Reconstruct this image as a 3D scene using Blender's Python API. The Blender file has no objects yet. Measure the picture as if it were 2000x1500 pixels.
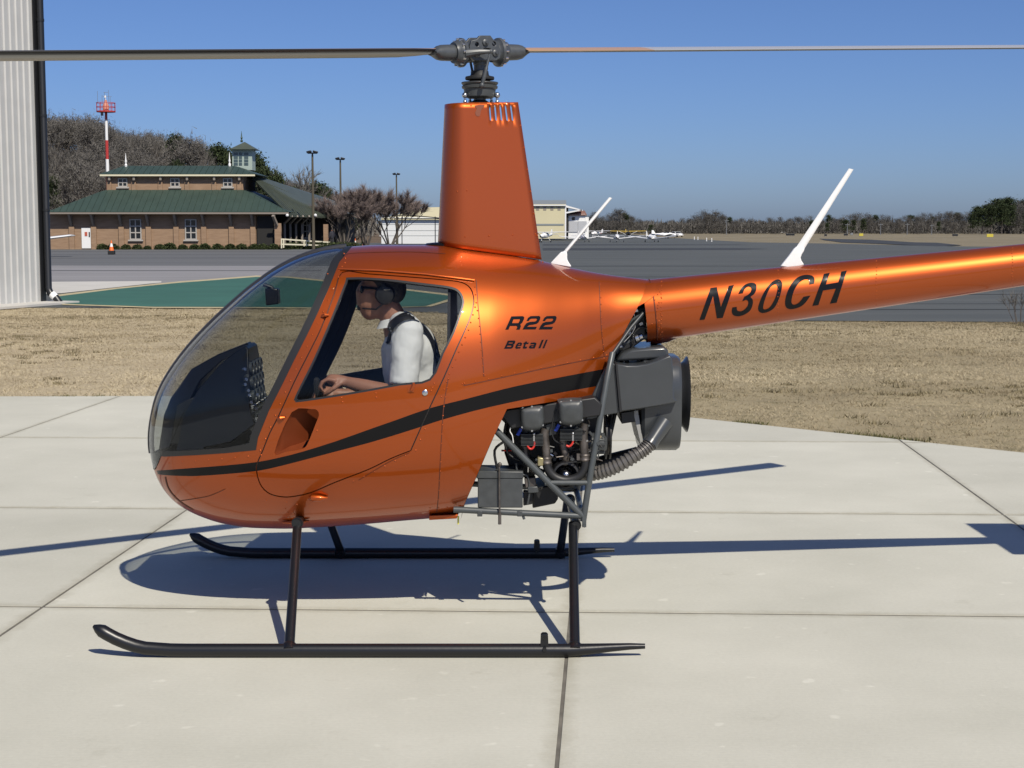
import bpy, bmesh, math, random
from mathutils import Vector, Matrix, geometry, noise
from mathutils.bvhtree import BVHTree
R = math.radians
rng = random.Random(7)
sc = bpy.context.scene
col = sc.collection

# ---------------------------------------------------------------- camera, sky, sun, exposure
CAM_H, FPX, PITCH = 1.781, 3004.0, 5.797
cam = bpy.data.objects.new('camera', bpy.data.cameras.new('camera')); col.objects.link(cam)
cam.data.sensor_width = 36.0; cam.data.lens = FPX / 2000 * 36
cam.location = (0, 0, CAM_H); cam.rotation_euler = (R(90 - PITCH), 0, 0)
cam.data.clip_start = 0.1; cam.data.clip_end = 8000
sc.camera = cam
SUN_V = Vector((0.40, -0.83, 1.0)).normalized()           # towards the sun
world = bpy.data.worlds.new('World'); sc.world = world; world.use_nodes = True
wn = world.node_tree
sky = wn.nodes.new('ShaderNodeTexSky'); sky.sky_type = 'NISHITA'; sky.sun_disc = False
sky.sun_elevation = math.asin(SUN_V.z); sky.sun_rotation = math.atan2(SUN_V.x, SUN_V.y)
sky.altitude = 2500; sky.air_density = 1.0; sky.dust_density = 7.0; sky.ozone_density = 10.0
bg = wn.nodes['Background']; bg.inputs['Strength'].default_value = 0.089
wb = wn.nodes.new('ShaderNodeMixRGB'); wb.blend_type = 'MULTIPLY'; wb.inputs[0].default_value = 1.0; wb.inputs[2].default_value = (0.97, 0.92, 1.0, 1)   # the camera's cool white balance
wn.links.new(sky.outputs[0], wb.inputs[1]); wn.links.new(wb.outputs[0], bg.inputs['Color'])
sl = bpy.data.lights.new('sun', 'SUN'); sl.energy = 4.7; sl.angle = R(0.53); sl.color = (1.0, 0.93, 0.80)
sun = bpy.data.objects.new('sun', sl); col.objects.link(sun)
sun.rotation_euler = SUN_V.to_track_quat('Z', 'Y').to_euler(); sun.location = (20, -40, 60)
vs = sc.view_settings
vs.view_transform = 'Standard'; vs.look = 'None'; vs.exposure = 0.12; vs.gamma = 1.0; vs.use_curve_mapping = False
sc.render.engine = 'CYCLES'
cy = sc.cycles
cy.use_denoising = True; cy.max_bounces = 10; cy.transparent_max_bounces = 16; cy.diffuse_bounces = 3; cy.glossy_bounces = 4
cy.transmission_bounces = 8; cy.caustics_reflective = False; cy.caustics_refractive = False; cy.sample_clamp_indirect = 6

# ---------------------------------------------------------------- helpers: measuring the place through the lens
CP, SP = math.cos(R(PITCH)), math.sin(R(PITCH))
def ray(u, v):
    a, b = (u - 1000) / FPX, (750 - v) / FPX
    return Vector((a, CP + b * SP, b * CP - SP))
def at(u, v, Y):
    d = ray(u, v); t = Y / d.y
    return Vector((d.x * t, Y, CAM_H + d.z * t))
def zg(Y):                                                  # the apron falls gently away from the pad
    if Y < 140: return 0.0
    if Y < 330: return -1.3 * (Y - 140) / 190
    if Y < 500: return -1.3
    if Y < 800: return -1.3 + 1.2 * (Y - 500) / 300
    return -0.1
def gp(u, v, z=None):
    d = ray(u, v)
    if z is not None:
        t = (z - CAM_H) / d.z; return Vector((d.x * t, d.y * t, z))
    zz = 0.0
    for _ in range(40):
        t = (zz - CAM_H) / d.z; zz = 0.5 * zz + 0.5 * zg(d.y * t)
    return Vector((d.x * t, d.y * t, zz))

# ---------------------------------------------------------------- helpers: objects
def tag(o, label=None, cat=None, group=None, kind=None):
    for k, x in (('label', label), ('category', cat), ('group', group), ('kind', kind)):
        if x: o[k] = x
    return o
def thing(name, label, cat, loc=(0, 0, 0), rz=0.0, group=None):
    o = bpy.data.objects.new(name, None); col.objects.link(o)
    o.empty_display_size = 0.2
    o.location = loc; o.rotation_euler = (0, 0, rz)
    return tag(o, label, cat, group)
def origin_of(p):
    v = Vector((0, 0, 0))
    while p is not None:
        v += Vector(p.location); p = p.parent
    return v
def kids(o):
    return [x for x in ALL if x.parent is o]
ALL = []
def link(o, parent=None):
    col.objects.link(o); o.parent = parent; ALL.append(o); return o
def copy_tree(o, parent=None):
    c = o.copy(); link(c, parent)
    for ch in list(o.children): copy_tree(ch, c)
    return c
def frame_of(d):
    d = Vector(d).normalized()
    up = Vector((0, 0, 1)) if abs(d.z) < 0.95 else Vector((0, 1, 0))
    a = d.cross(up).normalized(); b = a.cross(d).normalized()
    return d, a, b
class MB:
    def __init__(s): s.v = []; s.f = []; s.m = []; s.mi = 0
    def add(s, vs_, fs):
        k = len(s.v); s.v += [Vector(x) for x in vs_]
        for f in fs: s.f.append([i + k for i in f]); s.m.append(s.mi)
        return s
    def box(s, c, size, rot=None):
        c = Vector(c); h = Vector(size) / 2
        p = [Vector((x * h.x, y * h.y, z * h.z)) for x in (-1, 1) for y in (-1, 1) for z in (-1, 1)]
        if rot is not None: p = [rot @ q for q in p]
        return s.add([c + q for q in p], [(0, 1, 3, 2), (4, 6, 7, 5), (0, 4, 5, 1), (2, 3, 7, 6), (0, 2, 6, 4), (1, 5, 7, 3)])
    def bar(s, a, b, w, h, up=(0, 0, 1)):
        a, b = Vector(a), Vector(b); d = (b - a).normalized()
        x = d.cross(Vector(up));
        if x.length < 1e-4: x = d.cross(Vector((1, 0, 0)))
        x.normalize(); y = x.cross(d).normalized()
        p = [q + i * x * w / 2 + j * y * h / 2 for q in (a, b) for i in (-1, 1) for j in (-1, 1)]
        return s.add(p, [(0, 2, 3, 1), (4, 5, 7, 6), (0, 1, 5, 4), (2, 6, 7, 3), (0, 4, 6, 2), (1, 3, 7, 5)])
    def tube(s, path, r, seg=12, caps=True, sq=1.0):
        path = [Vector(p) for p in path]; n = len(path)
        rs = r if isinstance(r, (list, tuple)) else [r] * n
        rings = []; prev = None
        for i, p in enumerate(path):
            d = (path[min(i + 1, n - 1)] - path[max(i - 1, 0)])
            if d.length < 1e-9: d = Vector((0, 0, 1))
            d.normalize()
            if prev is None: _, a, b = frame_of(d)
            else:
                a = prev - d * prev.dot(d)
                if a.length < 1e-6: _, a, b = frame_of(d)
                a.normalize(); b = a.cross(d)
            prev = a
            rings.append([p + (a * math.cos(t) + b * math.sin(t) * sq) * rs[i] for t in [2 * math.pi * k / seg for k in range(seg)]])
        vv = [q for rg in rings for q in rg]; ff = []
        for i in range(n - 1):
            for k in range(seg):
                k2 = (k + 1) % seg
                ff.append((i * seg + k, i * seg + k2, (i + 1) * seg + k2, (i + 1) * seg + k))
        if caps:
            ff.append(tuple(range(seg))[::-1]); ff.append(tuple(range((n - 1) * seg, n * seg)))
        return s.add(vv, ff)
    def cyl(s, a, b, r, seg=14, r2=None):
        return s.tube([a, b], [r, r if r2 is None else r2], seg)
    def lathe(s, prof, o, axis, seg=20, caps=True):
        o = Vector(o); d, a, b = frame_of(axis)
        rings = [[o + d * t + (a * math.cos(q) + b * math.sin(q)) * r for q in [2 * math.pi * k / seg for k in range(seg)]] for t, r in prof]
        n = len(prof); ff = []
        for i in range(n - 1):
            for k in range(seg):
                k2 = (k + 1) % seg
                ff.append((i * seg + k, i * seg + k2, (i + 1) * seg + k2, (i + 1) * seg + k))
        if caps:
            ff.append(tuple(range(seg))[::-1]); ff.append(tuple(range((n - 1) * seg, n * seg)))
        return s.add([q for rg in rings for q in rg], ff)
    def ball(s, c, r, seg=12, rings=8, rot=None):
        c = Vector(c); r = Vector(r) if not isinstance(r, (int, float)) else Vector((r, r, r))
        vv = []; ff = []
        for i in range(rings + 1):
            t = math.pi * i / rings
            for k in range(seg):
                q = 2 * math.pi * k / seg
                p = Vector((math.sin(t) * math.cos(q) * r.x, math.sin(t) * math.sin(q) * r.y, math.cos(t) * r.z))
                vv.append(c + (rot @ p if rot is not None else p))
        for i in range(rings):
            for k in range(seg):
                k2 = (k + 1) % seg
                ff.append((i * seg + k, (i + 1) * seg + k, (i + 1) * seg + k2, i * seg + k2))
        return s.add(vv, ff)
    def prism(s, poly, off):                                # poly: 3-D outline, extruded by off
        n = len(poly); off = Vector(off); poly = [Vector(p) for p in poly]
        ff = [tuple(range(n)), tuple(range(2 * n - 1, n - 1, -1))]
        for i in range(n):
            j = (i + 1) % n; ff.append((i, i + n, j + n, j))
        return s.add(poly + [p + off for p in poly], ff)
    def loft(s, rings, caps=True, closed=True):
        n = len(rings[0]); ff = []
        for i in range(len(rings) - 1):
            for k in range(n if closed else n - 1):
                k2 = (k + 1) % n
                ff.append((i * n + k, i * n + k2, (i + 1) * n + k2, (i + 1) * n + k))
        if caps:
            ff.append(tuple(range(n))[::-1]); ff.append(tuple(range((len(rings) - 1) * n, len(rings) * n)))
        return s.add([q for r in rings for q in r], ff)
    def build(s, name, mats, parent=None, smooth=35, bevel=0, local=False, fix=True, seg=2):
        me = bpy.data.meshes.new(name)
        o0 = Vector((0, 0, 0)) if local else origin_of(parent)
        me.from_pydata([tuple(p - o0) for p in s.v], [], s.f)
        mats = mats if isinstance(mats, (list, tuple)) else [mats]
        for m in mats: me.materials.append(m)
        me.polygons.foreach_set('material_index', s.m)
        if fix:
            bm = bmesh.new(); bm.from_mesh(me); bmesh.ops.recalc_face_normals(bm, faces=bm.faces); bm.to_mesh(me); bm.free()
        if smooth:
            me.shade_smooth(); me.set_sharp_from_angle(angle=R(smooth))
        o = bpy.data.objects.new(name, me); link(o, parent)
        if bevel:
            b = o.modifiers.new('bevel', 'BEVEL'); b.width = bevel; b.segments = seg; b.limit_method = 'ANGLE'; b.angle_limit = R(40)
        me.update()
        return o

# ---------------------------------------------------------------- materials
MATS = {}
def mat(name, c, rough=0.5, metal=0.0, var=0.0, vscale=5.0, bump=0.0, bscale=40.0, coat=0.0, spec=0.5, c2=None, stretch=None, detail=4.0, rvar=0.0):
    if name in MATS: return MATS[name]
    m = bpy.data.materials.new(name); m.use_nodes = True; nt = m.node_tree; N = nt.nodes; L = nt.links
    p = N['Principled BSDF']
    p.inputs['Base Color'].default_value = (*c, 1); p.inputs['Roughness'].default_value = rough; p.inputs['Metallic'].default_value = metal
    p.inputs['Coat Weight'].default_value = coat; p.inputs['Coat Roughness'].default_value = 0.02; p.inputs['Specular IOR Level'].default_value = spec
    tc = N.new('ShaderNodeTexCoord')
    vec = tc.outputs['Object']
    if stretch:
        mp = N.new('ShaderNodeMapping'); mp.inputs['Scale'].default_value = stretch; L.new(vec, mp.inputs['Vector']); vec = mp.outputs[0]
    if var or c2:
        nz = N.new('ShaderNodeTexNoise'); nz.inputs['Scale'].default_value = vscale; nz.inputs['Detail'].default_value = detail; L.new(vec, nz.inputs['Vector'])
        rp = N.new('ShaderNodeValToRGB'); rp.color_ramp.elements[0].position = 0.32; rp.color_ramp.elements[1].position = 0.68
        a = c if c2 else tuple(max(0, x * (1 - var)) for x in c); b = c2 if c2 else tuple(min(1, x * (1 + var)) for x in c)
        rp.color_ramp.elements[0].color = (*a, 1); rp.color_ramp.elements[1].color = (*b, 1)
        L.new(nz.outputs['Fac'], rp.inputs[0]); L.new(rp.outputs[0], p.inputs['Base Color'])
        if rvar:
            mr = N.new('ShaderNodeMapRange'); mr.inputs['To Min'].default_value = rough - rvar; mr.inputs['To Max'].default_value = rough + rvar
            L.new(nz.outputs['Fac'], mr.inputs['Value']); L.new(mr.outputs[0], p.inputs['Roughness'])
    if bump:
        n2 = N.new('ShaderNodeTexNoise'); n2.inputs['Scale'].default_value = bscale; n2.inputs['Detail'].default_value = 5; L.new(vec, n2.inputs['Vector'])
        bp = N.new('ShaderNodeBump'); bp.inputs['Strength'].default_value = bump; bp.inputs['Distance'].default_value = 0.01
        L.new(n2.outputs['Fac'], bp.inputs['Height']); L.new(bp.outputs[0], p.inputs['Normal'])
    MATS[name] = m
    return m
def glass(name, tint, refl=0.06):
    m = bpy.data.materials.new(name); m.use_nodes = True; nt = m.node_tree; N = nt.nodes; L = nt.links
    N.remove(N['Principled BSDF'])
    tr = N.new('ShaderNodeBsdfTransparent'); tr.inputs[0].default_value = (*tint, 1)
    gl = N.new('ShaderNodeBsdfGlossy'); gl.inputs['Roughness'].default_value = 0.015; gl.inputs['Color'].default_value = (0.9, 0.93, 1, 1)
    lw = N.new('ShaderNodeLayerWeight'); pw = N.new('ShaderNodeMath'); pw.operation = 'POWER'; pw.inputs[1].default_value = 5; L.new(lw.outputs['Facing'], pw.inputs[0])
    fr = N.new('ShaderNodeMath'); fr.operation = 'MULTIPLY_ADD'; fr.inputs[1].default_value = 0.7; fr.inputs[2].default_value = refl * 0.5; L.new(pw.outputs[0], fr.inputs[0])
    lw.inputs['Blend'].default_value = 0.5
    tr.inputs[0].default_value = (*[math.sqrt(x) for x in tint], 1)
    mx = N.new('ShaderNodeMixShader'); L.new(fr.outputs[0], mx.inputs[0]); L.new(tr.outputs[0], mx.inputs[1]); L.new(gl.outputs[0], mx.inputs[2])
    L.new(mx.outputs[0], N['Material Output'].inputs['Surface'])
    MATS[name] = m
    return m
def pchip(xs, ys):
    n = len(xs); h = [xs[i + 1] - xs[i] for i in range(n - 1)]; d = [(ys[i + 1] - ys[i]) / h[i] for i in range(n - 1)]
    m = [0.0] * n; m[0] = d[0]; m[-1] = d[-1]
    for i in range(1, n - 1):
        if d[i - 1] * d[i] > 0:
            w1 = 2 * h[i] + h[i - 1]; w2 = h[i] + 2 * h[i - 1]
            m[i] = (w1 + w2) / (w1 / d[i - 1] + w2 / d[i])
    def f(x):
        if x <= xs[0]: return ys[0] + m[0] * (x - xs[0])
        if x >= xs[-1]: return ys[-1] + m[-1] * (x - xs[-1])
        lo, hi = 0, n - 1
        while hi - lo > 1:
            k = (lo + hi) // 2
            if xs[k] <= x: lo = k
            else: hi = k
        t = (x - xs[lo]) / h[lo]
        return ((1 + 2 * t) * (1 - t) ** 2 * ys[lo] + t * (1 - t) ** 2 * h[lo] * m[lo] + t * t * (3 - 2 * t) * ys[hi] + t * t * (t - 1) * h[lo] * m[hi])
    return f
def inside(p, poly):
    x, y = p; c = False; n = len(poly); j = n - 1
    for i in range(n):
        xi, yi = poly[i]; xj, yj = poly[j]
        if (yi > y) != (yj > y) and x < (xj - xi) * (y - yi) / (yj - yi) + xi: c = not c
        j = i
    return c
def smooth_poly(pts, n=4, closed=True):                      # Catmull-Rom through points
    out = []; N = len(pts)
    for i in range(N if closed else N - 1):
        p0, p1, p2, p3 = (pts[(i + k) % N] if closed else pts[min(max(i + k, 0), N - 1)] for k in (-1, 0, 1, 2))
        for k in range(n):
            t = k / n
            out.append(tuple(0.5 * (2 * b + (c - a) * t + (2 * a - 5 * b + 4 * c - d) * t * t + (3 * b - a - 3 * c + d) * t ** 3) for a, b, c, d in zip(p0, p1, p2, p3)))
    if not closed: out.append(tuple(pts[-1]))
    return out
def densify(pts, step, closed=True):
    out = []; N = len(pts)
    for i in range(N if closed else N - 1):
        a, b = pts[i], pts[(i + 1) % N]; L_ = math.dist(a, b); k = max(1, int(L_ / step))
        out += [tuple(x + (y - x) * j / k for x, y in zip(a, b)) for j in range(k)]
    if not closed: out.append(tuple(pts[-1]))
    return out
M = {}
M['orange'] = mat('orange_metallic_paint', (0.385, 0.068, 0.005), 0.40, 0.68, coat=0.7, spec=0.3)
M['black_paint'] = mat('black_gloss_paint', (0.006, 0.006, 0.007), 0.22, 0, coat=0.0, spec=0.18)
M['lining'] = mat('dark_cabin_lining', (0.012, 0.014, 0.02), 0.7, 0, var=0.2, vscale=20)
M['seal'] = mat('black_window_seal', (0.015, 0.015, 0.016), 0.45)
M['ws_glass'] = glass('windshield_plexiglass', (0.63, 0.65, 0.64), 0.03)
M['door_glass'] = glass('tinted_door_plexiglass', (0.73, 0.74, 0.73), 0.022)
M['gear'] = mat('black_landing_gear_paint', (0.007, 0.0075, 0.009), 0.36, 0, bump=0.03, bscale=60)
M['frame_grey'] = mat('grey_tube_frame_paint', (0.058, 0.065, 0.068), 0.4, 0, var=0.1, vscale=30)
M['hub_grey'] = mat('dark_grey_rotor_paint', (0.06, 0.066, 0.072), 0.42, 0.1, var=0.15, vscale=30, coat=0.1)
M['steel'] = mat('bright_steel', (0.55, 0.55, 0.56), 0.25, 1.0)
M['dark_steel'] = mat('weathered_exhaust_steel', (0.12, 0.105, 0.095), 0.5, 0.7, var=0.35, vscale=25)
M['engine_black'] = mat('black_engine_parts', (0.012, 0.012, 0.013), 0.5)
M['engine_grey'] = mat('grey_engine_paint', (0.048, 0.052, 0.054), 0.42, 0, var=0.15, vscale=25, bump=0.04, bscale=60)
M['red_rubber'] = mat('red_hose_rubber', (0.55, 0.03, 0.02), 0.4)
M['blue_cap'] = mat('blue_plastic_cap', (0.02, 0.05, 0.35), 0.4)
M['white_plastic'] = mat('white_antenna_plastic', (0.80, 0.80, 0.79), 0.35, 0, var=0.04, vscale=20)
M['rubber'] = mat('black_rubber', (0.012, 0.012, 0.012), 0.6)
M['hose'] = mat('corrugated_hose_grey', (0.16, 0.15, 0.14), 0.4, 0.5)
M['blade_dark'] = mat('grey_blade_paint', (0.055, 0.053, 0.050), 0.32, 0.2, coat=0.2)
M['blade_white'] = mat('white_blade_paint', (0.46, 0.455, 0.44), 0.3, 0, coat=0.3)
M['blade_black'] = mat('black_blade_edge', (0.006, 0.006, 0.007), 0.4)
M['decal'] = mat('black_vinyl_letters', (0.007, 0.007, 0.008), 0.2, 0, spec=0.2)
M['cushion'] = mat('dark_seat_cushion', (0.014, 0.015, 0.018), 0.75, 0, bump=0.2, bscale=90)
M['console'] = mat('satin_black_console', (0.007, 0.008, 0.011), 0.3, 0)
M['screen'] = mat('instrument_glass', (0.02, 0.022, 0.025), 0.1)
M['white_paint'] = mat('white_paint', (0.75, 0.75, 0.74), 0.4)
M['blade_tan'] = mat('tan_blade_root', (0.50, 0.30, 0.15), 0.35, 0, coat=0.3)  # tan on the upper blade faces near the root
# ================================================================ the helicopter: shell
YC = 7.234
hel = thing('helicopter', 'metallic orange two-seat helicopter standing on its skids on the concrete pad', 'helicopter', (-0.3, YC, 0))
def C(u, v): p = at(u, v, YC); return p.x, p.z
X0, ZN = C(294.5, 864); X1 = C(1268, 607)[0]; LX = X1 - X0
s_of = lambda X: math.sqrt(max(0.0, (X - X0) / LX))
def prof(pts, dz=0.0):
    xs, zs = [0.0], [ZN]
    for u, v in pts:
        X, z = C(u, v); s = s_of(X)
        if s > xs[-1] + 1e-3: xs.append(s); zs.append(z + dz)
    return pchip(xs, zs)
ZT = prof([(300, 810), (306, 784), (320, 750), (345, 710), (395, 650), (440, 606), (500, 555), (550, 521), (600, 498), (645, 486), (690, 481), (750, 478),
           (850, 478), (950, 491), (1050, 508), (1110, 522), (1190, 537), (1268, 546)])
ZB = prof([(299, 896), (308, 926), (328, 960), (360, 988), (400, 1007), (450, 1021), (500, 1027), (560, 1028), (620, 1025), (700, 1019), (800, 1010),
           (900, 1001), (1000, 985), (1100, 930), (1200, 800), (1268, 668)])
ZM = prof([(350, 842), (450, 815), (600, 795), (850, 765), (950, 740), (1100, 680), (1200, 632), (1268, 607)])
_wd = [(0, 0), (.03, .13), (.08, .215), (.18, .325), (.35, .43), (.55, .505), (.8, .55), (1.1, .565), (1.4, .555), (1.6, .51), (1.8, .42), (2.0, .31), (2.2, .20), (LX, .148)]
W_ = pchip([math.sqrt(d / LX) for d, w in _wd], [w for d, w in _wd])
NT = pchip([0, .5, .8, 1], [2.05, 2.35, 2.3, 2.0]); NBt = pchip([0, .5, .8, 1], [2.0, 2.1, 2.3, 2.0])
def S(s, ph, side=-1):
    w = max(W_(s), 1e-5); zm = ZM(s)
    h = max((ZT(s) - zm) if ph >= 0 else (zm - ZB(s)), 1e-5); n = NT(s) if ph >= 0 else NBt(s)
    c, q = abs(math.cos(ph)), abs(math.sin(ph))
    r = ((c / w) ** n + (q / h) ** n) ** (-1 / n)
    return Vector((X0 + LX * s * s, YC + side * r * c, zm + (r * q if ph >= 0 else -r * q)))
HP = math.pi / 2
def SN(s, ph, side=-1):
    e = 1e-3
    a = S(min(s + e, 1.02), ph, -1) - S(max(s - e, 1e-4), ph, -1)
    p0, p1 = max(ph - e, -HP), min(ph + e, HP)
    b = S(s, p1, -1) - S(s, p0, -1)
    n = a.cross(b)
    if n.length < 1e-12: n = Vector((-1, 0, 0))
    n.normalize()
    # outward on the near side means towards -Y
    ref = S(s, ph, -1) - Vector((X0 + LX * min(1, s + .05) ** 2, YC, ZM(s)))
    if n.dot(ref) < 0: n = -n
    if abs(abs(ph) - HP) < 1e-6: n.y = 0; n.normalize()
    return Vector((n.x, n.y if side < 0 else -n.y, n.z))
# a fine near half to measure on
_NS, _NP = 150, 90
_gv = [S(max(i / _NS, .003), -HP + math.pi * j / _NP) for i in range(_NS + 1) for j in range(_NP + 1)]
_gf = [(i * (_NP + 1) + j, (i + 1) * (_NP + 1) + j, (i + 1) * (_NP + 1) + j + 1, i * (_NP + 1) + j + 1) for i in range(_NS) for j in range(_NP)]
BV = BVHTree.FromPolygons(_gv, _gf)
CAMV = Vector((0, 0, CAM_H))
def hit(u, v, bv=None):
    d = ray(u, v).normalized()
    loc, nrm, _, _ = (bv or BV).ray_cast(CAMV, d)
    if loc is None:
        loc, nrm, _, _ = (bv or BV).find_nearest(at(u, v, YC - .1))
    if nrm.dot(d) > 0: nrm = -nrm
    return loc, nrm
KS, KP = 2.3, 0.62
def par(u, v):
    p, _ = hit(u, v); s = s_of(p.x)
    return (s * KS, math.atan2(p.z - ZM(s), max(1e-6, YC - p.y)) * KP)
def par_poly(px, step=14, closed=True): return [par(*q) for q in densify(px, step, closed)]
def inset(poly, d):
    n = len(poly); A = sum(poly[i][0] * poly[(i + 1) % n][1] - poly[(i + 1) % n][0] * poly[i][1] for i in range(n))
    sg = 1 if A > 0 else -1; out = []
    for i in range(n):
        a, b, c = poly[i - 1], poly[i], poly[(i + 1) % n]
        e1 = Vector((b[0] - a[0], b[1] - a[1])); e2 = Vector((c[0] - b[0], c[1] - b[1])); e1.normalize(); e2.normalize()
        n1 = Vector((-e1.y, e1.x)) * sg; n2 = Vector((-e2.y, e2.x)) * sg; m = n1 + n2
        m = m / max(.35, m.length_squared / 2)
        out.append((b[0] + m.x * d, b[1] + m.y * d))
    return out
# ---- outlines as they lie on the port side
DOOR = [(668, 531), (720, 534), (800, 540), (870, 546), (903, 551), (920, 563), (926, 582), (925, 600), (918, 625), (905, 655), (893, 681), (867, 740), (843, 791), (823, 836),
        (803, 881), (763, 897), (720, 918), (655, 943), (608, 963), (570, 971), (548, 971), (526, 965), (511, 952), (503, 935), (500, 918), (502, 903), (512, 880), (526, 845), (543, 812),
        (574, 745), (605, 684), (626, 641), (651, 576)]
WIN = [(682, 542), (747, 544), (827, 553), (880, 560), (898, 569), (906, 585), (904, 604), (888, 649), (867, 690), (841, 743), (781, 753), (693, 769), (588, 785), (577, 783), (577, 773), (613, 700), (648, 618), (674, 552)]
VENT = [(536, 884), (570, 805), (608, 799), (619, 801), (623, 810), (617, 827), (600, 868), (589, 877), (559, 882)]
STR = ([(306, 919), (322, 918), (376, 914), (440, 909), (501, 902.5), (548, 893), (591, 882), (655, 862), (720, 839), (780, 818), (840, 797), (907, 780), (960, 766), (1009, 754), (1073, 741), (1130, 730), (1200, 717)]
       + [(1178, 752), (1116, 763), (1052, 775), (988, 788), (924, 803), (860, 821), (827, 832), (780, 847), (720, 865), (655, 882), (591, 899), (548, 910), (501, 920), (440, 926), (376, 930), (322, 928), (308, 926)])
_i = DOOR.index((803, 881)); DOOR = smooth_poly(DOOR[_i:] + DOOR[:_i + 1], 3, False)[:-1]; WIN = smooth_poly(WIN, 3); VENT = smooth_poly(VENT, 3)
STR = smooth_poly(STR[:17], 2, False) + smooth_poly(STR[17:], 2, False)
sz = lambda z, lo, hi, f: next((lo + (hi - lo) * i / 400 for i in range(401) if (f(lo + (hi - lo) * i / 400) - z) * (f(lo) - z) <= 0 and i), hi)
_s889 = sz(C(297, 889)[1], .001, .3, ZB)
_rear = [(663, 512), (642, 564), (620, 613), (599, 656), (574, 705), (550, 754), (525, 803), (504, 855), (500, 879)]
_bot = [(440, 885), (380, 889), (340, 891), (315, 891)]
def ws_poly(rear, bot, sb, s_top):
    pts = [(s_top * KS, HP * KP)]
    pts += par_poly(rear + bot, 14, False)
    return pts + [(sb * KS, -HP * KP), (0.0005 * KS, -HP * KP), (0.0005 * KS, HP * KP)]
WS_O = ws_poly(_rear, _bot, _s889, s_of(C(690, 481)[0]))
_rear_i = [(a - 15, b - 3) for a, b in _rear[:-1]] + [(487, 866)]
_bot_i = [(440, 875), (380, 879), (340, 881), (318, 881)]
WS_I = ws_poly(_rear_i, _bot_i, _s889 * .8, s_of(C(676, 483)[0]))
_cut = [(1264, 551), (1255, 578), (1243, 605), (1228, 632), (1213, 661), (1198, 697), (1187, 721), (1172, 745), (1157, 772), (1100, 781), (1040, 791), (990, 799), (960, 862), (930, 932), (906, 987), (898, 1000)]
_cp = par_poly(_cut, 10, False)
KEEP = [(0.0005 * KS, -HP * KP), (0.0005 * KS, HP * KP), (1.0 * KS, HP * KP)] + _cp + [(_cp[-1][0], -HP * KP)]
DOORi = inset(DOOR, 2.4); WINi = inset(WIN, 4.0)
P_D, P_Di, P_W, P_Wi, P_V, P_S = (par_poly(p, 10) for p in (DOOR, DOORi, WIN, WINi, VENT, STR))
def cdt(polys, grid, extra_edges=()):
    vs_, es = [], []
    for p in polys:
        k = len(vs_); vs_ += [Vector(q) for q in p]; es += [(k + i, k + (i + 1) % len(p)) for i in range(len(p))]
    vs_ += [Vector(g) for g in grid]
    r = geometry.delaunay_2d_cdt(vs_, es, [], 0, 1e-6)
    return [tuple(q) for q in r[0]], [f for f in r[2]]
def shell_parts():
    grid = [(max(.0005, (i / 92)) * KS, (-HP + math.pi * j / 64) * KP) for i in range(93) for j in range(65)]
    v2, tri = cdt([KEEP, WS_O, WS_I, P_D, P_Di, P_W, P_Wi, P_V, P_S], grid)
    cls = {}
    for f in tri:
        c = (sum(v2[i][0] for i in f) / len(f), sum(v2[i][1] for i in f) / len(f))
        if not inside(c, KEEP): continue
        blk = inside(c, P_S)
        if inside(c, WS_O): k = 'glass' if inside(c, WS_I) else 'frame'
        elif inside(c, P_D):
            if inside(c, P_V): continue
            k = 'door' if inside(c, P_Di) else 'jamb'
            if inside(c, P_W): k = 'pane' if inside(c, P_Wi) else 'seal'
        else: k = 'shell'
        cls.setdefault(k, []).append((f, 1 if (blk and k in ('door', 'shell')) else 0))
    return v2, cls
def emit(name, v2, faces, sides, th, mats, parent, lift=0.0):
    """outer skin + inner skin + rims, analytic normals; material index+2 on the inside"""
    vv, nn, ff, mm = [], [], [], []
    for side in sides:
        used = {}
        def idx(i, layer):
            key = (i, layer)
            if key not in used:
                s, ph = v2[i][0] / KS, v2[i][1] / KP; ph = max(-HP, min(HP, ph)); s = max(s, .0005)
                n = SN(s, ph, side); p = S(s, ph, side) + n * (lift if layer == 0 else lift - th)
                used[key] = len(vv); vv.append(p); nn.append(n if layer == 0 else -n)
            return used[key]
        ec = {}
        for f, m in faces:
            a = [idx(i, 0) for i in f]
            n = (vv[a[1]] - vv[a[0]]).cross(vv[a[2]] - vv[a[0]])
            flip = n.dot(nn[a[0]] + nn[a[1]] + nn[a[2]]) < 0
            ff.append(a[::-1] if flip else a); mm.append(m)
            if th: b = [idx(i, 1) for i in f]; ff.append(b if flip else b[::-1]); mm.append(m + 2)
            for i in range(len(f)):
                e = (f[i], f[(i + 1) % len(f)]); k = tuple(sorted(e)); ec.setdefault(k, []).append(e)
        if th:
            for k, es in ec.items():
                if len(es) != 1: continue
                i, j = es[0]
                if abs(abs(v2[i][1]) - HP * KP) < 1e-5 and abs(abs(v2[j][1]) - HP * KP) < 1e-5: continue
                if v2[i][0] < .003 and v2[j][0] < .003: continue
                q = [vv[idx(i, 0)], vv[idx(j, 0)], vv[idx(j, 1)], vv[idx(i, 1)]]
                n = (q[1] - q[0]).cross(q[2] - q[0])
                if n.length < 1e-12: continue
                n.normalize(); b = len(vv)
                for x in q: vv.append(x.copy()); nn.append(n)
                ff.append([b, b + 1, b + 2, b + 3]); mm.append(0)
    me = bpy.data.meshes.new(name); o0 = origin_of(parent)
    me.from_pydata([tuple(p - o0) for p in vv], [], ff)
    for m in mats: me.materials.append(m)
    me.polygons.foreach_set('material_index', mm); me.shade_smooth()
    me.normals_split_custom_set_from_vertices([tuple(n) for n in nn])
    return link(bpy.data.objects.new(name, me), parent)
v2, CLS = shell_parts()
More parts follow.
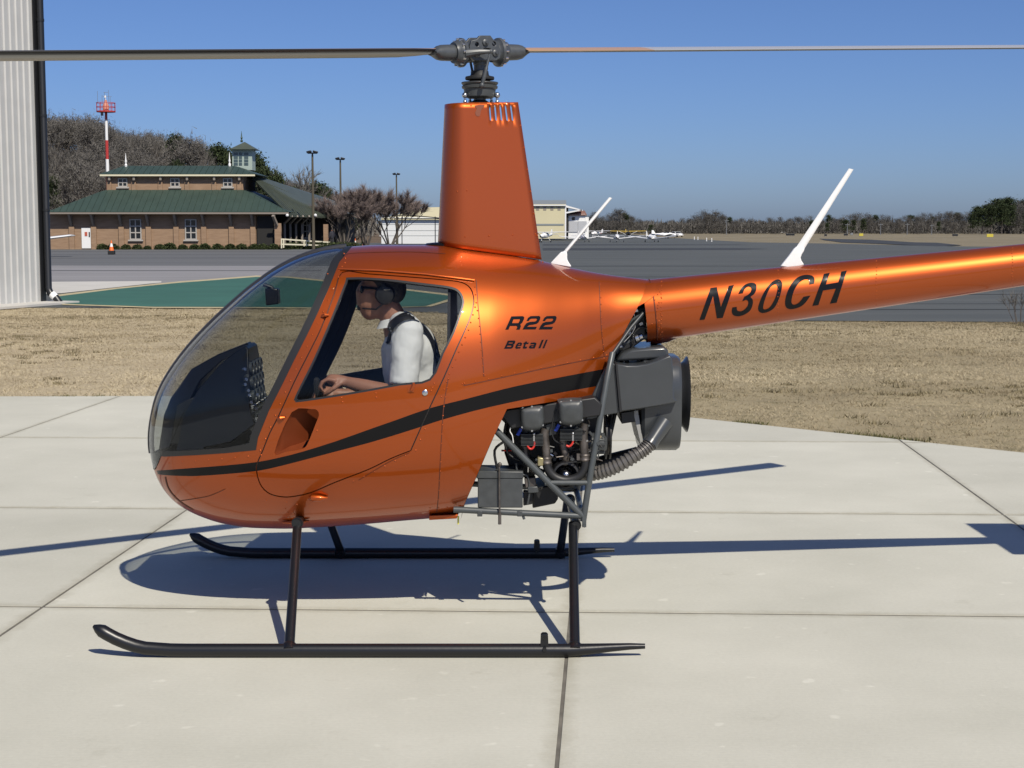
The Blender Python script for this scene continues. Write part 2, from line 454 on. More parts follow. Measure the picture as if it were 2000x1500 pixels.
SKIN = [M['orange'], M['black_paint'], M['lining'], M['lining']]
fus = emit('fuselage_shell', v2, CLS['shell'], (-1, 1), .012, SKIN, hel)
for sd in (-1, 1): emit('door_jamb', v2, CLS['jamb'], (sd,), .006, [M['seal']] * 4, hel, -.009)
emit('windshield_frame', v2, CLS['frame'], (-1, 1), .012, [M['seal']] * 4, hel, .0015)
DOORS = []
for sd in (-1, 1):
    emit('windshield_pane', v2, CLS['glass'], (sd,), .003, [M['ws_glass']] * 4, hel)
    d = emit('door', v2, CLS['door'], (sd,), .014, SKIN, hel, .001); DOORS.append(d)
    emit('door_window', v2, CLS['pane'], (sd,), .003, [M['door_glass']] * 4, d, -.002)
    emit('window_seal', v2, CLS['seal'], (sd,), .010, [M['seal']] * 4, d, .0005)
# mirror helper for starboard copies
def mir(p): return Vector((p[0], 2 * YC - p[1], p[2]))
# centre bow of the windshield
mb = MB()
bow = [S(s_of(C(676, 483)[0]) * k / 40, HP) for k in range(40, 0, -1)] + [S(_s889 * .8 * k / 6, -HP) for k in range(1, 7)]
for off, r_ in ((0.004, .012),):
    mb.tube([p for p in bow], .0155, 8)
mb.build('windshield_bow', mat('grey_bow_strip', (.035, .035, .04), .35, .2), hel)
# vents in the doors: a scooped recess behind the cut-out
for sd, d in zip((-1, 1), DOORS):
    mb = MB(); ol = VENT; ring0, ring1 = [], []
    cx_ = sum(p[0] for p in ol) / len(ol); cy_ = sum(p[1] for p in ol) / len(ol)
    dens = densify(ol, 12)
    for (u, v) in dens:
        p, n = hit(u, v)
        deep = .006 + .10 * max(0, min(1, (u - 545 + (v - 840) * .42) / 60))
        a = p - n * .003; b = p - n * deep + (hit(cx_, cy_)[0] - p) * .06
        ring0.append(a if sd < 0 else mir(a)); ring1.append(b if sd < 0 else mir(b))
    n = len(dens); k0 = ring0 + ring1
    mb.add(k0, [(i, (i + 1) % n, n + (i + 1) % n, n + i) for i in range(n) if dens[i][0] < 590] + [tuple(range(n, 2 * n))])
    mb.build('air_vent', mat('vent_shade_orange', (.16, .030, .005), .55), d, smooth=50)  # shade inside the scoop is put into a darker orange
# aft bulkhead and firewall close the open rear
def section_at(u_v_list): pass
mb = MB()
fw = [hit(u, v)[0] for u, v in densify([(985, 806), (960, 864), (930, 934), (908, 984)], 12, False)]
near = [p + Vector((0, .012, 0)) for p in fw]
vv = []; ff = []
for i, p in enumerate(near):
    vv += [p, mir(p)]
bt = at(900, 1000, YC); vv += [Vector((near[-1].x - .02, YC - .3, bt.z + .02)), Vector((near[-1].x - .02, YC + .3, bt.z + .02))]
for i in range(len(vv) // 2 - 1): ff.append((2 * i, 2 * i + 1, 2 * i + 3, 2 * i + 2))
mb.add(vv, ff)
for v_ in list(mb.v): pass
mb.build('firewall', M['engine_black'], hel, smooth=0)
# ---- rivets (too small to be told apart singly)
mb = MB()
def rivet(u, v, r=.0042, both=True, bv=None, mbx=None):
    p, n = hit(u, v, bv); mbx = mbx or mb
    _, a, b = frame_of(n)
    for q in ((1, -1) if both else (1,)):
        P = [p - n * .001]; rings = []
        f = (lambda x: x) if q == 1 else mir
        r0 = [f(p + (a * math.cos(t) + b * math.sin(t)) * r) for t in [k * math.pi / 3 for k in range(6)]]
        r1 = [f(p + n * r * .55 + (a * math.cos(t) + b * math.sin(t)) * r * .6) for t in [k * math.pi / 3 for k in range(6)]]
        top = f(p + n * r * .75)
        mbx.add(r0 + r1 + [top], [(k, (k + 1) % 6, 6 + (k + 1) % 6, 6 + k) for k in range(6)] + [(6 + k, 6 + (k + 1) % 6, 12) for k in range(6)])
def rline(pts, n, **k):
    L_ = [math.dist(pts[i], pts[i + 1]) for i in range(len(pts) - 1)]; T = sum(L_)
    for i in range(n):
        d = T * i / max(1, n - 1); j = 0
        while j < len(L_) - 1 and d > L_[j]: d -= L_[j]; j += 1
        t = min(1, d / L_[j]); rivet(pts[j][0] + (pts[j + 1][0] - pts[j][0]) * t, pts[j][1] + (pts[j + 1][1] - pts[j][1]) * t, **k)
rline([(661, 541), (640, 590), (610, 655), (575, 727), (545, 793), (524, 845), (508, 880)], 16, r=.0048)
rline([(672, 495), (676, 510), (662, 528)], 5)
rline([(510, 889), (470, 893), (430, 897), (376, 901), (330, 904)], 8)
rline([(926, 545), (930, 590), (936, 630), (940, 680), (944, 730)], 13)
rline([(928, 600), (915, 645), (895, 690), (876, 735), (862, 775)], 13)
rline([(876, 740), (866, 800), (862, 860), (860, 920), (856, 975)], 14)
rline([(903, 750), (945, 742), (1000, 730), (1060, 718), (1120, 706), (1185, 694)], 12)
rline([(1172, 555), (1174, 600), (1176, 650), (1180, 700)], 12)
rline([(830, 838), (812, 880), (775, 898), (730, 922), (690, 940)], 9)
rline([(840, 992), (890, 990)], 4)
for u, v in ((667, 777), (669, 785), (734, 768), (735, 776), (848, 749), (845, 757), (842, 763), (619, 841), (907, 749), (947, 733), (868, 1003), (520, 978), (580, 985), (572, 1000), (566, 1010), (1060, 512), (640, 535)):
    rivet(u, v, .005)
rline([(560, 981), (556, 1000), (574, 1003)], 4)
o = mb.build('rivets', M['orange'], hel, smooth=60, fix=False); o['kind'] = 'stuff'
# ---- small fittings on the port side
def fit(name, m, parent, f):
    b = MB(); f(b); return b.build(name, m, parent)
for sd, d in zip((0, 1), DOORS):
    g = (lambda p: p) if sd == 0 else mir
    for (u, v) in ((629, 618), (543, 817)):                                     # hinges
        p, n = hit(u, v); p2, _ = hit(u + 14, v - 2)
        fit('hinge', M['orange'], d, lambda b: b.tube([g(p + n * .004), g((p + p2) / 2 + n * .012), g(p2 + n * .006)], [.006, .009, .004], 8))
    p, n = hit(830, 767)
    fit('door_lock', M['steel'], d, lambda b: b.lathe([(0, .0125), (.005, .0125), (.007, .009), (.007, .003)], g(p), g(p + n) - g(p), 14))
    p, n = hit(803, 762); p2, n2 = hit(808, 752)
    def latch(b):
        b.tube([g(p + n * .006), g(p2 + n * .012), g(p2 + n * .012 + Vector((.0, 0, .012)))], [.008, .007, .005], 8)
        b.box(g(p + n * .002), (.026, .008, .016))
    fit('door_latch', M['orange'], d, latch)
    a, n = hit(664, 527); pts = [hit(u, v) for u, v in densify([(662, 527), (740, 530), (830, 537), (926, 549)], 20, False)]
    fit('drip_rail', M['orange'], hel, lambda b: b.tube([g(q + m * .006) for q, m in pts], .0045, 8))
    pts = [hit(u, v) for u, v in ((604, 974), (612, 969), (625, 968), (640, 970))]
    fit('pitot_fairing', M['orange'], hel, lambda b: b.tube([g(q + m * k) for (q, m), k in zip(pts, (.0, .012, .016, .008))], [.006, .016, .015, .005], 12))
    pts = [hit(u, v) for u, v in ((552, 1017), (580, 1017), (604, 1014))]
    fit('step_fairing', M['orange'], hel, lambda b: b.tube([g(q + m * .008) for q, m in pts], [.004, .014, .004], 8))
# ---- flat lettering wrapped on a surface, thin panel seams
def letters(name, outlines, holes, bv, parent, step, m=None, mirror=False):
    mb = MB()
    for k, ol in enumerate(outlines):
        hs = holes.get(k, [])
        xs = [p[0] for p in ol]; ys = [p[1] for p in ol]
        g = []; y = min(ys) + step
        while y < max(ys):
            x = min(xs) + step
            while x < max(xs):
                if inside((x, y), ol): g.append((x, y))
                x += step
            y += step
        vv, tri = cdt([densify(ol, step)] + [densify(h, step) for h in hs], g)
        pts = []
        for q in vv: p, n = hit(q[0], q[1], bv); pts.append(p + n * .0018)
        fs = []
        for f in tri:
            c = (sum(vv[i][0] for i in f) / 3, sum(vv[i][1] for i in f) / 3)
            if inside(c, ol) and not any(inside(c, h) for h in hs): fs.append(f)
        mb.add(pts, fs)
    return mb.build(name, m or M['decal'], parent, smooth=80, fix=False)
def z_(pts, sx, ox, oy): return [(ox + x / sx, oy + y / sx) for x, y in pts]
_2 = [(850, 460), (890, 385), (950, 345), (1160, 340), (1190, 365), (1185, 420), (1150, 490), (1100, 530), (1020, 548), (920, 562), (860, 605), (1105, 605), (1075, 665), (755, 668), (800, 580), (850, 515), (930, 485), (1050, 478), (1090, 460), (1110, 420), (1095, 402), (970, 405), (930, 425), (912, 460)]
r22 = [[(335, 672), (480, 352), (760, 345), (797, 370), (790, 420), (750, 500), (700, 545), (715, 590), (685, 672), (600, 672), (630, 605), (605, 580), (450, 582), (412, 672)], _2, [(x + 395, y) for x, y in _2]]
letters('type_lettering', [z_(p, 12.5, 960, 590) for p in r22], {0: [z_([(500, 515), (535, 420), (690, 415), (690, 440), (660, 505), (640, 515)], 12.5, 960, 590)]}, BV, hel, 6)
beta = [[(305, 1138), (395, 942), (560, 938), (580, 965), (560, 1020), (530, 1038), (540, 1060), (520, 1110), (480, 1135)],
        [(575, 1110), (600, 1040), (645, 992), (715, 985), (745, 1010), (728, 1066), (640, 1068), (628, 1098), (715, 1095), (695, 1130), (600, 1138)],
        [(820, 965), (870, 960), (858, 990), (910, 990), (895, 1022), (840, 1022), (815, 1090), (870, 1090), (850, 1130), (780, 1135), (760, 1115), (795, 1022), (770, 1022), (785, 992), (810, 990)],
        [(960, 992), (1060, 985), (1095, 1005), (1085, 1050), (1050, 1130), (940, 1132), (910, 1110), (925, 1070), (960, 1052), (1030, 1050), (1042, 1025), (940, 1027)],
        [(1140, 1125), (1225, 925), (1275, 920), (1190, 1125)], [(1240, 1125), (1325, 922), (1370, 918), (1285, 1125)]]
bh = {0: [[(410, 1010), (425, 985), (520, 985), (505, 1012)], [(370, 1095), (390, 1060), (490, 1060), (470, 1095)]], 1: [[(645, 1045), (665, 1022), (700, 1017), (692, 1043)]], 3: [[(965, 1097), (980, 1077), (1025, 1075), (1015, 1097)]]}
letters('variant_lettering', [z_(p, 12.5, 960, 590) for p in beta], {k: [z_(h, 12.5, 960, 590) for h in v] for k, v in bh.items()}, BV, hel, 5)

seam_m = mat('dark_panel_seam', (.10, .018, .004), .6)
def seam(pts, w=1.5):
    pts = smooth_poly(pts, 4, False); L1, L2 = [], []
    for i, p in enumerate(pts):
        a, b = pts[max(0, i - 1)], pts[min(len(pts) - 1, i + 1)]; d = math.dist(a, b) or 1; nx, ny = -(b[1] - a[1]) / d * w / 2, (b[0] - a[0]) / d * w / 2
        L1.append((p[0] + nx, p[1] + ny)); L2.append((p[0] - nx, p[1] - ny))
    letters('panel_seam', [L1 + L2[::-1]], {}, BV, hel, 9, seam_m)
seam([(930, 548), (934, 600), (940, 660), (945, 735)]); seam([(875, 742), (866, 800), (861, 880), (857, 960), (853, 1000)]); seam([(905, 753), (945, 745), (1000, 733), (1090, 714), (1188, 695)])
seam([(1170, 550), (1172, 600), (1175, 650), (1180, 695)], 1.1); seam([(323, 931), (330, 955), (350, 978), (378, 996)], 2.2); seam([(352, 978), (380, 974), (410, 968), (440, 955)], 1.1); seam([(800, 884), (760, 902), (700, 938)], .9)
seam([(672, 497), (700, 494), (800, 492), (870, 496)], 1.0)
# ================================================================ tail cone, empennage, mast, rotor
def axis_pt(u, v0): return Vector((*[at(u, v0, YC)[i] for i in (0, 1, 2)],))
pa, pb = at(1256, 608.5, YC), at(2000, 517.5, YC)
dirT = (pb - pa); LT = dirT.length; dirT.normalize()
ra, rb = .1475, .0985
def tail_c(t): return pa + dirT * t
def tail_r(t): return ra + (rb - ra) * t / LT
TEND = 4.12
tend = (TEND - pa.x) / dirT.x
_, ta, tb = frame_of(dirT)
def ring(t, r, seg=40): return [tail_c(t) + (ta * math.cos(q) + tb * math.sin(q)) * r for q in [2 * math.pi * k / seg for k in range(seg)]]
# the front of the cone is cut on the slant: skip low faces near the joint
mb = MB(); NT_ = 60; rings = [ring(tend * i / NT_, tail_r(tend * i / NT_)) for i in range(NT_ + 1)]
mb.loft(rings, caps=False)
mb.build('tail_cone', M['orange'], hel, smooth=60)
BT = BVHTree.FromPolygons([p for r in rings for p in r], [(i * 40 + k, i * 40 + (k + 1) % 40, (i + 1) * 40 + (k + 1) % 40, (i + 1) * 40 + k) for i in range(NT_) for k in range(40)])
mb = MB(); mb.tube([tail_c(.045) + (ta * math.cos(q) + tb * math.sin(q)) * (tail_r(.045) + .0005) for q in [2 * math.pi * k / 48 for k in range(49)]], .0028, 6, caps=False); mb.build('joint_ring', seam_m, hel)
mb = MB(); mb.lathe([(0, ra - .012), (.01, ra - .012), (.01, .02)], pa + dirT * .02, dirT, 30); mb.build('cone_bulkhead', M['engine_black'], hel)
mb = MB()
for u in (1292, 1520, 1712, 1977):                                             # riveted seams
    for k in range(14):
        v0 = 546 + (478 - 546) * (u - 1268) / 732; v1 = 668 + (558 - 668) * (u - 1268) / 732
        rivet(u + rng.uniform(-1, 1), v0 + (v1 - v0) * (k + .7) / 14.5, .0032, True, BT, mb)
for k in range(20): rivet(1272 + rng.uniform(0, 22), 560 + k * 5.2, .0036, True, BT, mb)
o = mb.build('tail_rivets', M['orange'], hel, smooth=60, fix=False); o['kind'] = 'stuff'
# orange gusset plate between cowling and cone, and the dark red fairing below
_ext = [ring(t, tail_r(t) + .002) for t in (-.09, -.03, .03, .09)]
BE = BVHTree.FromPolygons([p for r in _ext for p in r], [(i * 40 + k, i * 40 + (k + 1) % 40, (i + 1) * 40 + (k + 1) % 40, (i + 1) * 40 + k) for i in range(3) for k in range(40)])
gp_ = letters('gusset_plate', [[(1262, 552), (1282, 555), (1279, 577), (1262, 590), (1240, 602), (1249, 575)]], {}, BE, hel, 5, M['orange'])
g2 = gp_.copy(); link(g2, hel); g2.scale = (1, -1, 1)
mb = MB(); a, b = at(1266, 652, YC), at(1322, 641, YC); mb.tube([a + (b - a) * t for t in (0, .6, .9, 1)], [.056, .058, .05, .03], 16); mb.build('drive_shaft_fairing', mat('dark_red_paint', (.09, .012, .006), .35, .3, coat=.7), hel)
zz = lambda pts: z_(pts, 6.25, 1350, 510)
N30CH = [zz([(100, 718), (236, 330), (314, 320), (362, 560), (458, 305), (522, 292), (384, 690), (312, 697), (268, 425), (162, 713)]),
         zz(smooth_poly([(575, 400), (610, 330), (670, 282), (740, 265), (790, 285), (797, 340), (770, 400), (725, 435), (750, 470), (750, 530), (720, 600), (650, 650), (570, 672), (510, 655), (495, 610), (502, 565)], 3, False)
            + smooth_poly([(555, 557), (562, 600), (600, 612), (650, 590), (690, 540), (695, 490), (668, 472)], 3, False) + [(622, 490), (648, 432)] + smooth_poly([(660, 428), (700, 405), (728, 370), (733, 330), (700, 312), (658, 335), (630, 392)], 3, False)),
         zz(smooth_poly([(1065, 225), (1105, 255), (1108, 320), (1075, 450), (1020, 560), (950, 612), (870, 632), (825, 610), (818, 560), (850, 460), (900, 360), (960, 280), (1015, 238)], 3)),
         zz(smooth_poly([(1500, 275), (1505, 215), (1470, 178), (1390, 170), (1300, 200), (1220, 280), (1165, 400), (1145, 500), (1160, 565), (1220, 585), (1320, 560), (1390, 510), (1455, 420)], 3, False)
            + smooth_poly([(1370, 435), (1320, 500), (1265, 530), (1230, 520), (1225, 470), (1255, 360), (1310, 275), (1370, 230), (1425, 225), (1440, 250), (1440, 285)], 3, False)),
         zz([(1478, 545), (1620, 158), (1692, 145), (1645, 285), (1795, 258), (1832, 130), (1900, 118), (1775, 505), (1692, 518), (1765, 335), (1610, 358), (1552, 535)])]
letters('registration_lettering', N30CH, {2: [zz(smooth_poly([(1025, 283), (1050, 300), (1050, 360), (1020, 460), (960, 560), (900, 590), (878, 570), (890, 500), (930, 390), (975, 312)], 3))]}, BT, hel, 7)
# tail surfaces beyond the frame (their shadow falls in view)
te = tail_c(tend)
mb = MB()
def fin(mb, pts, y, th):
    mb.prism([Vector((x, y - th / 2, z)) for x, z in pts], (0, th, 0))
fin(mb, [(3.62, 1.86), (3.82, 2.30), (4.06, 2.30), (4.12, 1.84)], YC, .025); mb.build('upper_fin', M['orange'], hel, smooth=0, bevel=.006)
mb = MB(); fin(mb, [(3.62, 1.76), (3.80, 1.22), (4.02, 1.22), (4.12, 1.78)], YC, .025); mb.build('lower_fin', M['orange'], hel, smooth=0, bevel=.006)
mb = MB(); mb.prism([Vector((3.47, YC - .44, 1.80)), Vector((3.74, YC - .44, 1.80)), Vector((3.76, YC + .44, 1.80)), Vector((3.47, YC + .44, 1.80))], (0, 0, .022)); mb.build('horizontal_stabilizer', M['orange'], hel, smooth=0, bevel=.006)
mb = MB(); mb.lathe([(-.09, .03), (-.07, .06), (.05, .06), (.09, .03)], te + Vector((.08, 0, 0)), (0, 1, 0), 16); mb.cyl(te + Vector((.08, 0, 0)), te + Vector((.08, -.18, 0)), .018); mb.build('tail_gearbox', M['hub_grey'], hel)
for k in (-1, 1):
    mb = MB(); c = te + Vector((.08, -.17, 0)); d = Vector((.5, 0, .87)) * k; x = Vector((.87, 0, -.5))
    mb.loft([[c + d * t + x * (w * q[0]) + Vector((0, .006 * q[1], 0)) for q in ((-.5, 0), (-.3, 1), (.2, .8), (.5, 0), (.2, -.8), (-.3, -1))] for t, w in ((.04, .05), (.12, .10), (.53, .10))]); mb.build('tail_rotor_blade', M['blade_white'], hel)
mb = MB(); mb.tube([Vector((3.85, YC, 1.25)), Vector((3.95, YC, 1.05)), Vector((4.2, YC, .98)), Vector((4.4, YC, 1.02))], .012, 8); mb.build('tail_skid', M['gear'], hel)
# antennas
def blade_antenna(name, base, tip, y):
    b = MB()
    foot = [at(*q, y) for q in base]
    b.prism([p + Vector((0, -.012, 0)) for p in foot], (0, .024, 0))
    o = b.build(name, M['white_plastic'], hel, smooth=40, bevel=.004)
    b = MB(); a0, a1, t0, t1 = [at(*q, y) for q in tip]
    def sect(p, q, w): c = (p + q) / 2; h = (q - p) / 2; return [c - h, c - h * .5 + Vector((0, -w, 0)), c + h * .5 + Vector((0, -w, 0)), c + h, c + h * .5 + Vector((0, w, 0)), c - h * .5 + Vector((0, w, 0))]
    b.loft([sect(a0, a1, .009), sect(t0, t1, .005)]); b.build('antenna_whip', M['white_plastic'], o, smooth=50)
    return o
f1 = smooth_poly([(1075, 514), (1090, 498), (1097, 492), (1107, 493), (1108, 507), (1116, 520)], 3, False) + [(1113, 522), (1078, 516)]
blade_antenna('antenna', f1, ((1099, 493), (1105, 496), (1190, 385), (1196, 387)), YC)
f2 = smooth_poly([(1524, 520), (1540, 500), (1555, 482), (1571, 485), (1563, 503), (1570, 517)], 3, False) + [(1548, 524)]
blade_antenna('antenna', f2, ((1555, 483), (1571, 486), (1658, 329), (1667, 331)), YC)
# ---- mast fairing: a tapered teardrop column with louvre slots
def fair(c, z, side):                                                        # c: 0 leading .. 1 trailing edge
    v = 478 + (203 - 478) * z
    x0 = C(855 + (868 - 855) * z, v)[0]; x1 = C(1058 + (1012 - 1058) * z, (507 + (200 - 507) * z))[0]
    zb = C(950, 478 + 29 * c)[1]; zt = C(950, 205 - 5 * c)[1]
    th = .112 * (1 - .12 * z) * (math.sqrt(max(0, 1 - ((.24 - c) / .24) ** 2)) if c < .24 else 1 - .86 * ((c - .24) / .76) ** 1.12)
    return Vector((x0 + (x1 - x0) * c, YC + side * th, zb + (zt - zb) * z))
def fair_poly():
    cs = [0, .004, .012, .025, .045, .07, .1, .14, .19] + [.25 + .75 * i / 14 for i in range(15)]
    slots = []
    for k in range(5):
        c0 = .60 + k * .071; w = .022
        slots.append([(c0, .885), (c0 + w, .88), (c0 + w, .975), (c0 + w * .5, .985), (c0, .975)])
    grid = [(c, z / 24) for c in cs for z in range(25)]
    vv, tri = cdt([[(0, 0), (1, 0), (1, 1), (0, 1)]] + slots, grid)
    return vv, [f for f in tri if not any(inside((sum(vv[i][0] for i in f) / 3, sum(vv[i][1] for i in f) / 3), s_) for s_ in slots)]
fv, ftri = fair_poly()
mb = MB()
for sd in (-1, 1): mb.add([fair(c, z, sd) for c, z in fv], ftri)
mf = mb.build('mast_fairing', [M['orange'], mat('pale_fairing_inside', (.5, .5, .5), .6)], hel, smooth=40)
so = mf.modifiers.new('skin', 'SOLIDIFY'); so.thickness = .003; so.offset = -1; so.material_offset = 1
FB = BVHTree.FromPolygons([fair(c, z, -1) for c, z in fv], ftri)
mb = MB()
for u, v in ((893, 374), (912, 372), (863, 467), (908, 462), (955, 461), (1001, 459), (1046, 457), (920, 206), (963, 205), (1004, 204)): rivet(u, v, .004, True, FB, mb)
for k in range(6): rivet(1017 + k * 6.5, 245 + k * 43, .004, True, FB, mb)
o = mb.build('fairing_rivets', M['orange'], mf, smooth=60, fix=False); o['kind'] = 'stuff'
letters('fairing_patch', [smooth_poly([(927, 206), (947, 205), (940, 214), (938, 222), (936, 227), (930, 226), (928, 219), (931, 212)], 2)], {}, FB, mf, 4, mat('brown_patch', (.19, .055, .025), .5))
mb = MB()
pts = [fair(c, 0, -1) for c in (.05, .2, .4, .6, .8, .97)]
mb.tube([p + Vector((0, .01, -.008)) for p in pts], .006, 6); mb.tube([mir(p + Vector((0, .01, -.008))) for p in pts], .006, 6); mb.build('fairing_gasket', M['seal'], mf)
mb = MB(); p = at(1046, 515, YC - .03); mb.lathe([(-.012, .028), (.0, .028), (.012, .02), (.018, .01)], p, (0, 0, 1), 14); mb.build('fuel_cap', M['orange'], hel)
mb = MB(); mb.lathe([(-.03, .075), (0, .08), (.008, .07), (.012, .03)], S(s_of(C(862, 480)[0]), HP) - Vector((0, 0, .0)), (0, 0, 1), 24); mb.build('mast_collar', M['black_paint'], hel)
# ---- rotor mast, swashplate, hub
MX = C(937, 150)[0]
def mz(v): return C(937, v)[1]
HB = Vector((MX, YC, mz(101)))
mb = MB(); mb.cyl((MX, YC, mz(330)), (MX, YC, mz(112)), .028, 18); mb.build('rotor_mast', M['hub_grey'], hel)
mb = MB(); mb.lathe([(mz(a) - mz(212), r) for a, r in ((212, .045), (200, .045), (196, .030))], (MX, YC, mz(212)), (0, 0, 1), 18); mb.build('mast_tube', M['engine_black'], hel)
mb = MB(); mb.lathe([(mz(v) - mz(196), r) for v, r in ((192, .055), (189, .072), (175, .074), (173, .082), (169, .084), (167, .078), (163, .086), (161, .084), (160, .05))], (MX, YC, mz(196)), (0, 0, 1), 28)
sw = mb.build('swashplate', M['engine_grey'], hel)
mb = MB(); mb.lathe([(mz(v) - mz(165), r) for v, r in ((165, .05), (163, .085), (161, .085), (159, .05), (157, .045), (156, .066), (153, .068), (150, .066), (148, .045), (145, .042), (139, .040))], (MX, YC, mz(165)), (0, 0, 1), 28); mb.build('rubber_boot', M['rubber'], sw)
for (u, y) in ((908, -.05), (971, -.018), (918, .05), (960, .03)):
    b = MB(); p = at(u, 186, YC + y); b.ball(p, .014, 10, 6); b.cyl(p, p + Vector((.0, 0, -.055)), .006, 8); b.ball(p + Vector((0, 0, -.03)), .009, 8, 6); b.build('control_rod', M['steel'], sw)
TH, TEET = R(31), R(3.65)
bx = Vector((math.cos(TH) * math.cos(TEET), math.sin(TH) * math.cos(TEET), math.sin(TEET)))     # towards the blade that points away
by = Vector((-math.sin(TH), math.cos(TH), 0)); bz = bx.cross(by)
def hb(x, y, z): return HB + bx * x + by * y + bz * z
rot = bpy.data.objects.new('rotor_head', None)
plate = [(-.085, -.028), (-.062, -.045), (.055, -.045), (.075, -.035), (.082, -.01), (.07, .035), (.045, .05), (.03, .068), (-.025, .068), (-.045, .05), (-.072, .045), (-.082, .02)]
mb = MB()
for s_ in (-1, 1):
    hole = lambda cx, cz, r, n=10: [(cx + r * math.cos(2 * math.pi * k / n), cz + r * math.sin(2 * math.pi * k / n)) for k in range(n)]
    hs = [hole(-.044, .028, .0105), hole(.047, .030, .0105), [(-.012, -.012), (.026, -.012), (.028, .010), (-.010, .012)]]
    vv, tri = cdt([plate] + hs, [])
    tri = [f for f in tri if inside((sum(vv[i][0] for i in f) / 3, sum(vv[i][1] for i in f) / 3), plate) and not any(inside((sum(vv[i][0] for i in f) / 3, sum(vv[i][1] for i in f) / 3), h) for h in hs)]
    n = len(vv); y0, y1 = s_ * .040, s_ * .056
    ec = {}
    for f in tri:
        for i in range(3): ec.setdefault(tuple(sorted((f[i], f[(i + 1) % 3]))), []).append(1)
    mb.add([hb(x, y0, z) for x, z in vv] + [hb(x, y1, z) for x, z in vv], tri + [tuple(i + n for i in f)[::-1] for f in tri] + [(a, b, b + n, a + n) for (a, b), c in ec.items() if len(c) == 1])
hub = mb.build('rotor_hub', M['hub_grey'], hel, smooth=30, bevel=.002)
mb = MB(); mb.box(hb(0, 0, -.005), (.10, .078, .075), Matrix((bx, by, bz)).transposed()); mb.cyl(hb(0, 0, -.02), (MX, YC, mz(128)), .031, 16); mb.build('hub_block', M['hub_grey'], hub, bevel=.004)
for x, z, r in ((0, .036, .016), (-.047, -.018, .014), (.05, -.012, .016)):
    mb = MB(); mb.lathe([(-.066, r * .6), (-.062, r), (-.05, r), (.05, r), (.062, r), (.066, r * .6)], hb(x, 0, z), by, 12); mb.lathe([(-.073, r * .35), (-.06, r * .4)], hb(x, 0, z), by, 8); mb.build('hinge_bolt', M['hub_grey'], hub)
for k in (-1, 1):
    d = bx * k
    b = MB(); o_ = HB + d * .06 - bz * .004
    b.lathe([(.0, .045), (.02, .05), (.03, .058), (.034, .066), (.046, .067), (.050, .060), (.062, .056), (.066, .052), (.08, .048)], o_, d, 26)
    grip = b.build('blade_grip', M['hub_grey'], hub)
    b = MB()
    for q in range(12):
        a_ = 2 * math.pi * q / 12; c = o_ + d * .046 + (by * math.cos(a_) + bz * math.sin(a_)) * .061
        b.cyl(c - d * .012, c + d * .014, .0055, 6)
    o = b.build('grip_bolts', M['steel'], grip); o['kind'] = 'stuff'
    b = MB()                                                                   # root fairing tapering into the blade
    def oval(t, ry, rz, off=0): return [o_ + d * t + by * (ry * math.cos(q) + off) + bz * (rz * math.sin(q)) for q in [2 * math.pi * i / 20 for i in range(20)]]
    b.loft([oval(.078, .037, .037), oval(.105, .038, .0375), oval(.145, .039, .036), oval(.165, .040, .031), oval(.182, .043, .016), oval(.19, .046, .010)])
    b.build('blade_root', M['hub_grey'], grip)
    b = MB()                                                                   # pitch horn
    a_ = hb(.085 * k, -.062 * 1, -.012); b.tube([hb(.10 * k, -.05, -.012), hb(.05 * k, -.085, -.008), hb(.005 * k, -.10, -.008)] if k < 0 else [hb(.10, .05, -.012), hb(.05, .085, -.008), hb(.0, .10, -.008)], [.022, .014, .009], 10)
    b.build('pitch_horn', M['hub_grey'], grip)
    y = -.10 if k < 0 else .10
    p0 = hb(0, y, -.008); p1 = Vector((MX + (.012 if k < 0 else -.02), YC + (.085 if k > 0 else -.095), mz(170)))
    b = MB(); b.tube([p0, p0 + (p1 - p0) * .45, p0 + (p1 - p0) * .5, p0 + (p1 - p0) * .85, p1], [.006, .006, .009, .009, .006], 10); b.ball(p0, .012, 10, 6); b.ball(p1, .012, 10, 6)
    b.build('pitch_link', M['hub_grey'], hub)
    # the blade
    ch, pit = .183, R(6.2)
    def sec(r, c, droop=0.0, w=1.0):
        e = 1 if k > 0 else -1                                                 # leading edge side
        base = HB + d * r + bz * .004 + Vector((0, 0, droop))
        cy_ = by * (e * math.cos(pit)) + bz * math.sin(pit) ; nz_ = bz * math.cos(pit) - by * (e * math.sin(pit))
        out = []
        for cc, tt in ((.25, 0), (.245, .18), (.22, .42), (.12, .75), (-.05, 1), (-.35, .72), (-.75, .05), (-.75, -.05), (-.35, -.62), (-.05, -.8), (.12, -.65), (.22, -.38), (.245, -.18)):
            out.append(base + cy_ * (cc * c) + nz_ * (tt * .0135 * w))
        return out
    rs = [.225, .28, .36, .5, .9, 1.2, 1.8, 2.6, 3.0, 3.5, 3.80, 3.835]
    cw = [.09, .14, .175, .183, .183, .183, .183, .183, .183, .183, .183, .15]
    b = MB(); rings = [sec(r, c, 0.0) for r, c in zip(rs, cw)]
    nseg = len(rings[0])
    for i in range(len(rings) - 1):
        for j in range(nseg):
            j2 = (j + 1) % nseg
            b.mi = 1 if (j in (0, 1, 11, 12) or (k < 0 and j in (10,))) else ((3 if rs[i] < .9 else 2) if (j in (2, 3, 4, 5, 6) and rs[i] < 3.6) else 0)
            b.add([rings[i][j], rings[i][j2], rings[i + 1][j2], rings[i + 1][j]], [(0, 1, 2, 3)])
    b.mi = 0; b.add(rings[0], [tuple(range(nseg))]); b.add(rings[-1], [tuple(range(nseg))])
    bmh = bmesh.new(); tmp = bpy.data.meshes.new('t'); 
    tmp.from_pydata([tuple(p) for p in b.v], [], b.f); bmh.from_mesh(tmp)
